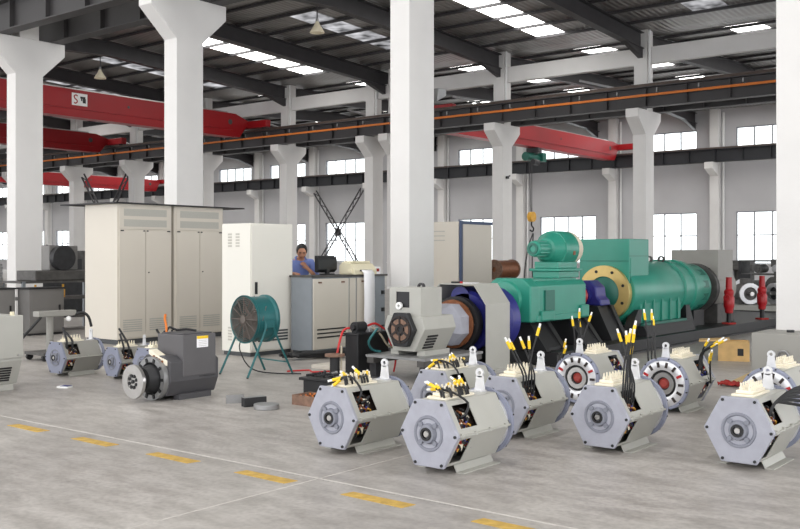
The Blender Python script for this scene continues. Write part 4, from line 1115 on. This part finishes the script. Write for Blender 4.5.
o = mb.build('hose_heap', ['cablegrey', 'clutter', 'white'], None); tag(o, 'tangled pale hoses heaped on the bed plate beyond the red jacks', 'hoses', kind='stuff')
def press(x, y, h, w, label, m='clutter'):
    t = thing('workshop_machine', label, 'machine', (x, y, 0))
    MB().box(-w, w, -.5, .5, 0, .5).build('base', m, t, smooth=False, bevel=.02); MB().box(-w * .5, w * .4, -.2, .4, .5, h).build('column', m, t, smooth=False, bevel=.02)
    MB().box(-w * .8, w * .7, -.6, .3, h * .72, h * .9).build('head', m, t, smooth=False, bevel=.03); MB().cyl((-w * .3, -.45, h * .5), (-w * .3, -.45, h * .72), .1, n=14).build('spindle', 'steelmid', t)
    MB().box(-w * .9, w * .8, -.55, .2, h * .38, h * .44).build('table', 'clutter', t, smooth=False)
for k, (x, y, h, w, lb) in enumerate(((-10.5, 35.6, 1.5, .7, 'dark workshop machine right of the grey generator box'), (-8.8, 36.4, 1.6, .8, 'dark drill like machine below the right hand window'), (-12.4, 36.0, 1.3, .8, 'low dark machine just behind the left hand red jack'), (-9.4, 40, 1.6, .9, 'farthest dark machine below the right hand window'))): press(x, y, h, w, lb)
t = thing('steel_rack', 'low dark rack of steel parts behind the red jacks', 'rack', (-8.3, 29.5, 0))
for z in (.4, .9, 1.3): MB().box(-1.8, 1.9, -.4, .4, z, z + .05).build('shelf', 'clutter', t, smooth=False)
for x in (-1.8, 0, 1.9): MB().box(x - .04, x + .04, -.4, .4, 0, 1.35).build('upright', 'clutter2', t, smooth=False)
rt = random.Random(6)
for k in range(12):
    z = (.45, .95)[k % 2]; x = -1.55 + .26 * k if k < 6 else .25 + .27 * (k - 6)
    o = MB().cyl((0, -.3, .14), (0, .3, .14), .13, n=14).cyl((0, -.36, .14), (0, -.3, .14), .06, n=10).build('steel_roller', rt.choice(['clutter', 'steelmid', 'clutter2']), None, loc=(-8.3 + x, 29.5, z))
    tag(o, 'short steel roller lying on the low dark rack behind the red jacks', 'roller', 'steel rollers on the low rack')

# ------------------------------------------------------------------ left background
def low_cab(x, y, w, d, h, label, m='gen', top='clutter2'):
    t = thing('tool_cabinet', label, 'cabinet', (x, y, 0))
    MB().box(-w / 2, w / 2, -d / 2, d / 2, .04, h).build('body', m, t, smooth=False, bevel=.006); MB().box(-w / 2 + .02, w / 2 - .02, -d / 2 + .02, d / 2 - .02, 0, .04).build('plinth', 'clutter2', t, smooth=False)
    MB().box(-w / 2 - .02, w / 2 + .02, -d / 2 - .02, d / 2 + .02, h, h + .03).build('worktop', top, t, smooth=False)
    dd = MB().box(w / 2, w / 2 + .012, -d / 2 + .05, d / 2 - .05, .08, h - .04).build('door', 'consgrey' if m == 'gen' else m, t, smooth=False)
    MB().box(w / 2 + .0125, w / 2 + .03, d / 2 - .12, d / 2 - .09, h * .5, h * .65).build('handle', 'black', dd, smooth=False)
low_cab(-17.05, 9.3, .4, .7, .86, 'grey tool cabinet behind the alternator box at the left edge', 'cabgrey')
low_cab(-16.72, 10.1, .4, .72, .86, 'grey tool cabinet below the leftmost white column', 'cabgrey')
t = thing('wire_coil', 'upright silver coil of wire standing on the leftmost grey cabinet', 'coil', (-17.05, 9.35, .89))
mb = MB()
for k in range(9): mb.ring((0, 0, .05 * k), (0, 0, .05 * k + .045), .14 + .008 * (k % 2), .08, 22)
mb.build('coil', 'steelmid', t); 
t = thing('shelf_rack', 'grey open rack with yellow handles left of the beige cabinets', 'rack', (-17.6, 11.0, 0))
for z in (.25, .62, .95): MB().box(-.4, .4, -1.0, .9, z, z + .04).build('shelf', 'clutter', t, smooth=False)
for x in (-.38, .38):
    for y in (-.97, .87): MB().box(x - .03, x + .03, y - .03, y + .03, 0, .99).build('upright', 'consgrey', t, smooth=False)
for y in (-.7, -.1, .5): 
    o = MB().cyl((0, 0, 0), (0, 0, .16), .04, n=10).cyl((0, 0, .16), (0, 0, .26), .022, n=8).build('hand_tool', ['amber'], None, loc=(-17.25, 11.0 + y, .662)); tag(o, 'yellow handled tool standing on the grey open rack', 'tool', 'yellow handled tools on the grey rack')
t = thing('gear_press', 'black machine with a half round gear wheel on the grey open rack', 'machine', (-17.6, 11.1, .99))
MB().box(-.35, .35, -.8, .7, 0, .2).build('base', 'clutter', t, smooth=False, bevel=.02); MB().cyl((.2, -.2, .35), (.3, -.2, .35), .42, n=30).build('gear_wheel', 'clutter2', t) if False else MB().cyl((.1, -.1, .45), (.25, -.1, .45), .25, n=30).build('gear_wheel', 'clutter2', t); MB().box(-.2, .1, -.35, .3, .2, .7).build('housing', 'cabgrey', t, smooth=False, bevel=.02)
def machine(x, y, w, d, h, label, seed, m='clutter'):
    rt = random.Random(seed); t = thing('workshop_machine', label, 'machine', (x, y, 0))
    MB().box(-w / 2, w / 2, -d / 2, d / 2, 0, h * .5).build('base', 'clutter2', t, smooth=False, bevel=.02)
    MB().box(-w / 2, w * .1, -d / 2, d * .1, h * .5, h).build('headstock', m, t, smooth=False, bevel=.03); MB().box(w * .15, w / 2, -d / 3, d / 2, h * .5, h * .92).build('cabinet', m, t, smooth=False, bevel=.02)
    MB().cyl((w * .1, -d * .2, h * .75), (w * .3, -d * .2, h * .75), h * .14, n=20).build('chuck', 'steelmid', t)
    for k in range(3): MB().box(w / 2, w / 2 + .02, -d * .2 + k * d * .2, -d * .1 + k * d * .2, h * .6, h * .8).build('control_panel', 'black', t, smooth=False)
    MB().tube([(w * .3, -d * .3, h), (w * .2, -d * .4, h * .8), (w * .4, -d * .45, h * .5)], .03, 8).build('coolant_hose', 'black', t)
machine(-22.6, 14.2, 1.3, 2.0, 1.75, 'dark grey lathe like machine behind the grey open rack', 31)
machine(-21.9, 16.4, 1.3, 1.8, 1.75, 'dark grey machine left of the beige cabinets with pale chuck', 32, 'clutter')
machine(-25.5, 11.6, 1.2, 1.6, 1.9, 'dark cabinet machine seen left of the leftmost white column', 33, 'clutter2')
t = thing('bracket_trolley', 'grey jib arm trolley standing behind the lone small generator', 'trolley', (-12.6, 7.75, 0))
MB().box(-.25, .25, -.25, .25, .08, .12).build('base', 'clutter', t, smooth=False); MB().cyl((0, 0, .12), (0, 0, .62), .05, n=12).build('post', 'midgrey', t)
MB().obox((.05, .05, .66), (.16, .6, .08)).build('arm', 'midgrey', t, smooth=False, bevel=.01); MB().sphere((.16, .2, .58), .04, 12).build('roller', 'white', t)
for x in (-.2, .2):
    for y in (-.2, .2): MB().cyl((x - .02, y, .05), (x + .02, y, .05), .05, n=14).build('castor', 'black', t)
MB().tube([(.1, -.2, .62), (.1, -.32, .5), (.0, -.4, .36), (-.1, -.48, .2)], .02, 8).build('black_hose', 'black', t); MB().tube([(.1, .3, .62), (.15, .42, .66), (.2, .5, .6), (.2, .55, .45)], .02, 8).build('black_hose', 'black', t)

# ------------------------------------------------------------------ man at the console
def skin_mesh(name, V, E, m, parent, root=0, sub=1):
    bm = bmesh.new(); lay = bm.verts.layers.skin.verify(); vs = []
    for k, (p, r) in enumerate(V):
        v = bm.verts.new(p); v[lay].radius = (r, r) if not isinstance(r, tuple) else r; v[lay].use_root = (k == root); vs.append(v)
    for a, b in E: bm.edges.new((vs[a], vs[b]))
    me = bpy.data.meshes.new(name); bm.to_mesh(me); bm.free(); me.materials.append(M[m])
    o = bpy.data.objects.new(name, me); col.objects.link(o); o.parent = parent
    md = o.modifiers.new('skin', 'SKIN'); md.use_smooth_shade = True
    s_ = o.modifiers.new('sub', 'SUBSURF'); s_.levels = sub; s_.render_levels = sub + 1
    return o
pm = thing('person', 'man in a blue work shirt bent over behind the grey console', 'person', (-11.1, 11.3, 0), R(-32))
# local frame: faces +X
V = [((0, 0, .92), .13), ((0, 0, 1.05), .12), ((.04, 0, 1.22), .13), ((.1, 0, 1.36), .1), ((.14, 0, 1.44), .055), ((.18, 0, 1.49), .055),
     ((.1, .17, 1.37), .06), ((.14, .26, 1.14), .045), ((.3, .16, 1.2), .036), ((.28, .08, 1.285), .028),
     ((.1, -.17, 1.37), .06), ((.14, -.24, 1.12), .045), ((.36, -.18, 1.2), .034), ((.44, -.15, 1.205), .026),
     ((0, .1, .86), .1), ((.03, .11, .48), .07), ((0, .11, .08), .048), ((.14, .12, .04), .04),
     ((0, -.1, .86), .1), ((.03, -.11, .48), .07), ((0, -.11, .08), .048), ((.14, -.12, .04), .04)]
Eg = [(0, 1), (1, 2), (2, 3), (3, 4), (4, 5), (3, 6), (6, 7), (7, 8), (8, 9), (3, 10), (10, 11), (11, 12), (12, 13), (0, 14), (14, 15), (15, 16), (16, 17), (0, 18), (18, 19), (19, 20), (20, 21)]
# hand fingers grown from both wrists
def fingers(base, d, up, side, curl=.5):
    d, up, side = Vector(d).normalized(), Vector(up).normalized(), Vector(side).normalized()
    p = len(V); b0 = Vector(V[base][0])
    V.append((tuple(b0 + d * .05), (.034, .02))); Eg.append((base, p))
    for q, ln in ((-1.5, .06), (-.5, .075), (.5, .07), (1.5, .055)):
        a = b0 + d * .085 + side * (.019 * q); n1 = a + d * ln * .5 - up * .01; n2 = n1 + (d * (1 - curl) - up * curl) * ln * .5
        i = len(V); V.extend([(tuple(a), .0095), (tuple(n1), .009), (tuple(n2), .0075)]); Eg.extend([(p, i), (i, i + 1), (i + 1, i + 2)])
    a = b0 + d * .03 + side * .035; n1 = a + d * .035 + side * .015; i = len(V)
    V.extend([(tuple(a), .011), (tuple(n1), .009)]); Eg.extend([(p, i), (i, i + 1)])
fingers(9, (-.1, -.5, .55), (1, 0, .1), (0, -1, -.5), .6)
fingers(13, (1, .1, -.1), (0, 0, 1), (0, 1, 0), .25)
body = skin_mesh('body', V, Eg, 'skin', pm)
# head shaped on its own then joined to the body mesh as one continuous part
hd = MB(); tilt = Matrix.Translation((.215, 0, 1.55)) @ Euler((0, R(28), R(-10))).to_matrix().to_4x4()
hd.sphere((0, 0, 0), 1, 24, (.098, .078, .118)); 
for v in hd.bm.verts:
    x, y, z = v.co
    if z < -.02: f = 1 + (z + .02) * 2.2; v.co.y *= max(.55, f); v.co.x = v.co.x * max(.7, 1 + (z + .02) * 1.0) + .012
    if x > .05 and abs(z - .01) < .02 and abs(y) < .05: v.co.x -= .008
hd.sphere((.1, 0, -.025), .018, 8, (1, .8, 1.5)); hd.sphere((0, .078, -.01), .02, 8, (.6, .35, 1.3)); hd.sphere((0, -.078, -.01), .02, 8, (.6, .35, 1.3))
hd.sphere((.093, 0, -.065), .014, 8, (.5, 1.8, .45))
hd.bm.transform(tilt); head = hd.build('head', 'skin', pm)
ey = MB()
for s_ in (-1, 1): ey.sphere((.088, s_ * .032, .012), .011, 8, (.6, 1.2, .7)); ey.sphere((.092, s_ * .034, .038), .012, 8, (.4, 1.9, .4))
ey.bm.transform(tilt); ey.build('eyes', 'hair', head)
hr = MB(); hr.sphere((-.012, 0, .028), 1, 24, (.108, .09, .11))
for v in list(hr.bm.verts):
    if v.co.x > .055 and v.co.z < .085: v.co.x = .045
    if v.co.z < -.02: v.co.z = -.02; v.co.x = min(v.co.x, .02)
hr.bm.transform(tilt); hr.build('hair', 'hair', head)
k = 1.0
Vs = [((0, 0, .9), .15), ((0, 0, 1.05), .15), ((.04, 0, 1.22), .16), ((.09, 0, 1.35), .12), ((.12, 0, 1.41), .075),
      ((.1, .18, 1.37), .08), ((.14, .27, 1.14), .062), ((.28, .17, 1.19), .05), ((.1, -.18, 1.37), .08), ((.14, -.25, 1.12), .062), ((.3, -.2, 1.18), .05)]
Es = [(0, 1), (1, 2), (2, 3), (3, 4), (3, 5), (5, 6), (6, 7), (3, 8), (8, 9), (9, 10)]
shirt = skin_mesh('shirt', Vs, Es, 'shirt', pm)
cl = MB().tube([(.16, -.075, 1.43), (.1, -.07, 1.46), (.06, 0, 1.47), (.1, .07, 1.46), (.16, .075, 1.43)], .02, 8); cl.build('collar', 'shirt', shirt)
Vt = [((0, 0, .93), .14), ((0, .1, .84), .115), ((.03, .11, .48), .085), ((0, .11, .1), .07), ((0, -.1, .84), .115), ((.03, -.11, .48), .085), ((0, -.11, .1), .07)]
skin_mesh('trousers', Vt, [(0, 1), (1, 2), (2, 3), (0, 4), (4, 5), (5, 6)], 'trouser', pm)
for s_ in (-1, 1): MB().sphere((.07, s_ * .115, .045), 1, 14, (.14, .05, .045)).build('shoe', 'shoe', pm)

# ------------------------------------------------------------------ daylight
w = bpy.data.worlds.new('overcast_sky'); sc.world = w; w.use_nodes = True
bg = w.node_tree.nodes['Background']; bg.inputs['Color'].default_value = (.97, .98, 1.0, 1); bg.inputs['Strength'].default_value = 2.4
sc.view_settings.view_transform = 'Standard'; sc.view_settings.look = 'None'; sc.view_settings.gamma = 1; sc.view_settings.exposure = 0.36
sc.view_settings.use_curve_mapping = False
sc.cycles.use_denoising = True
sc.cycles.max_bounces = 8; sc.cycles.diffuse_bounces = 5; sc.cycles.transparent_max_bounces = 12
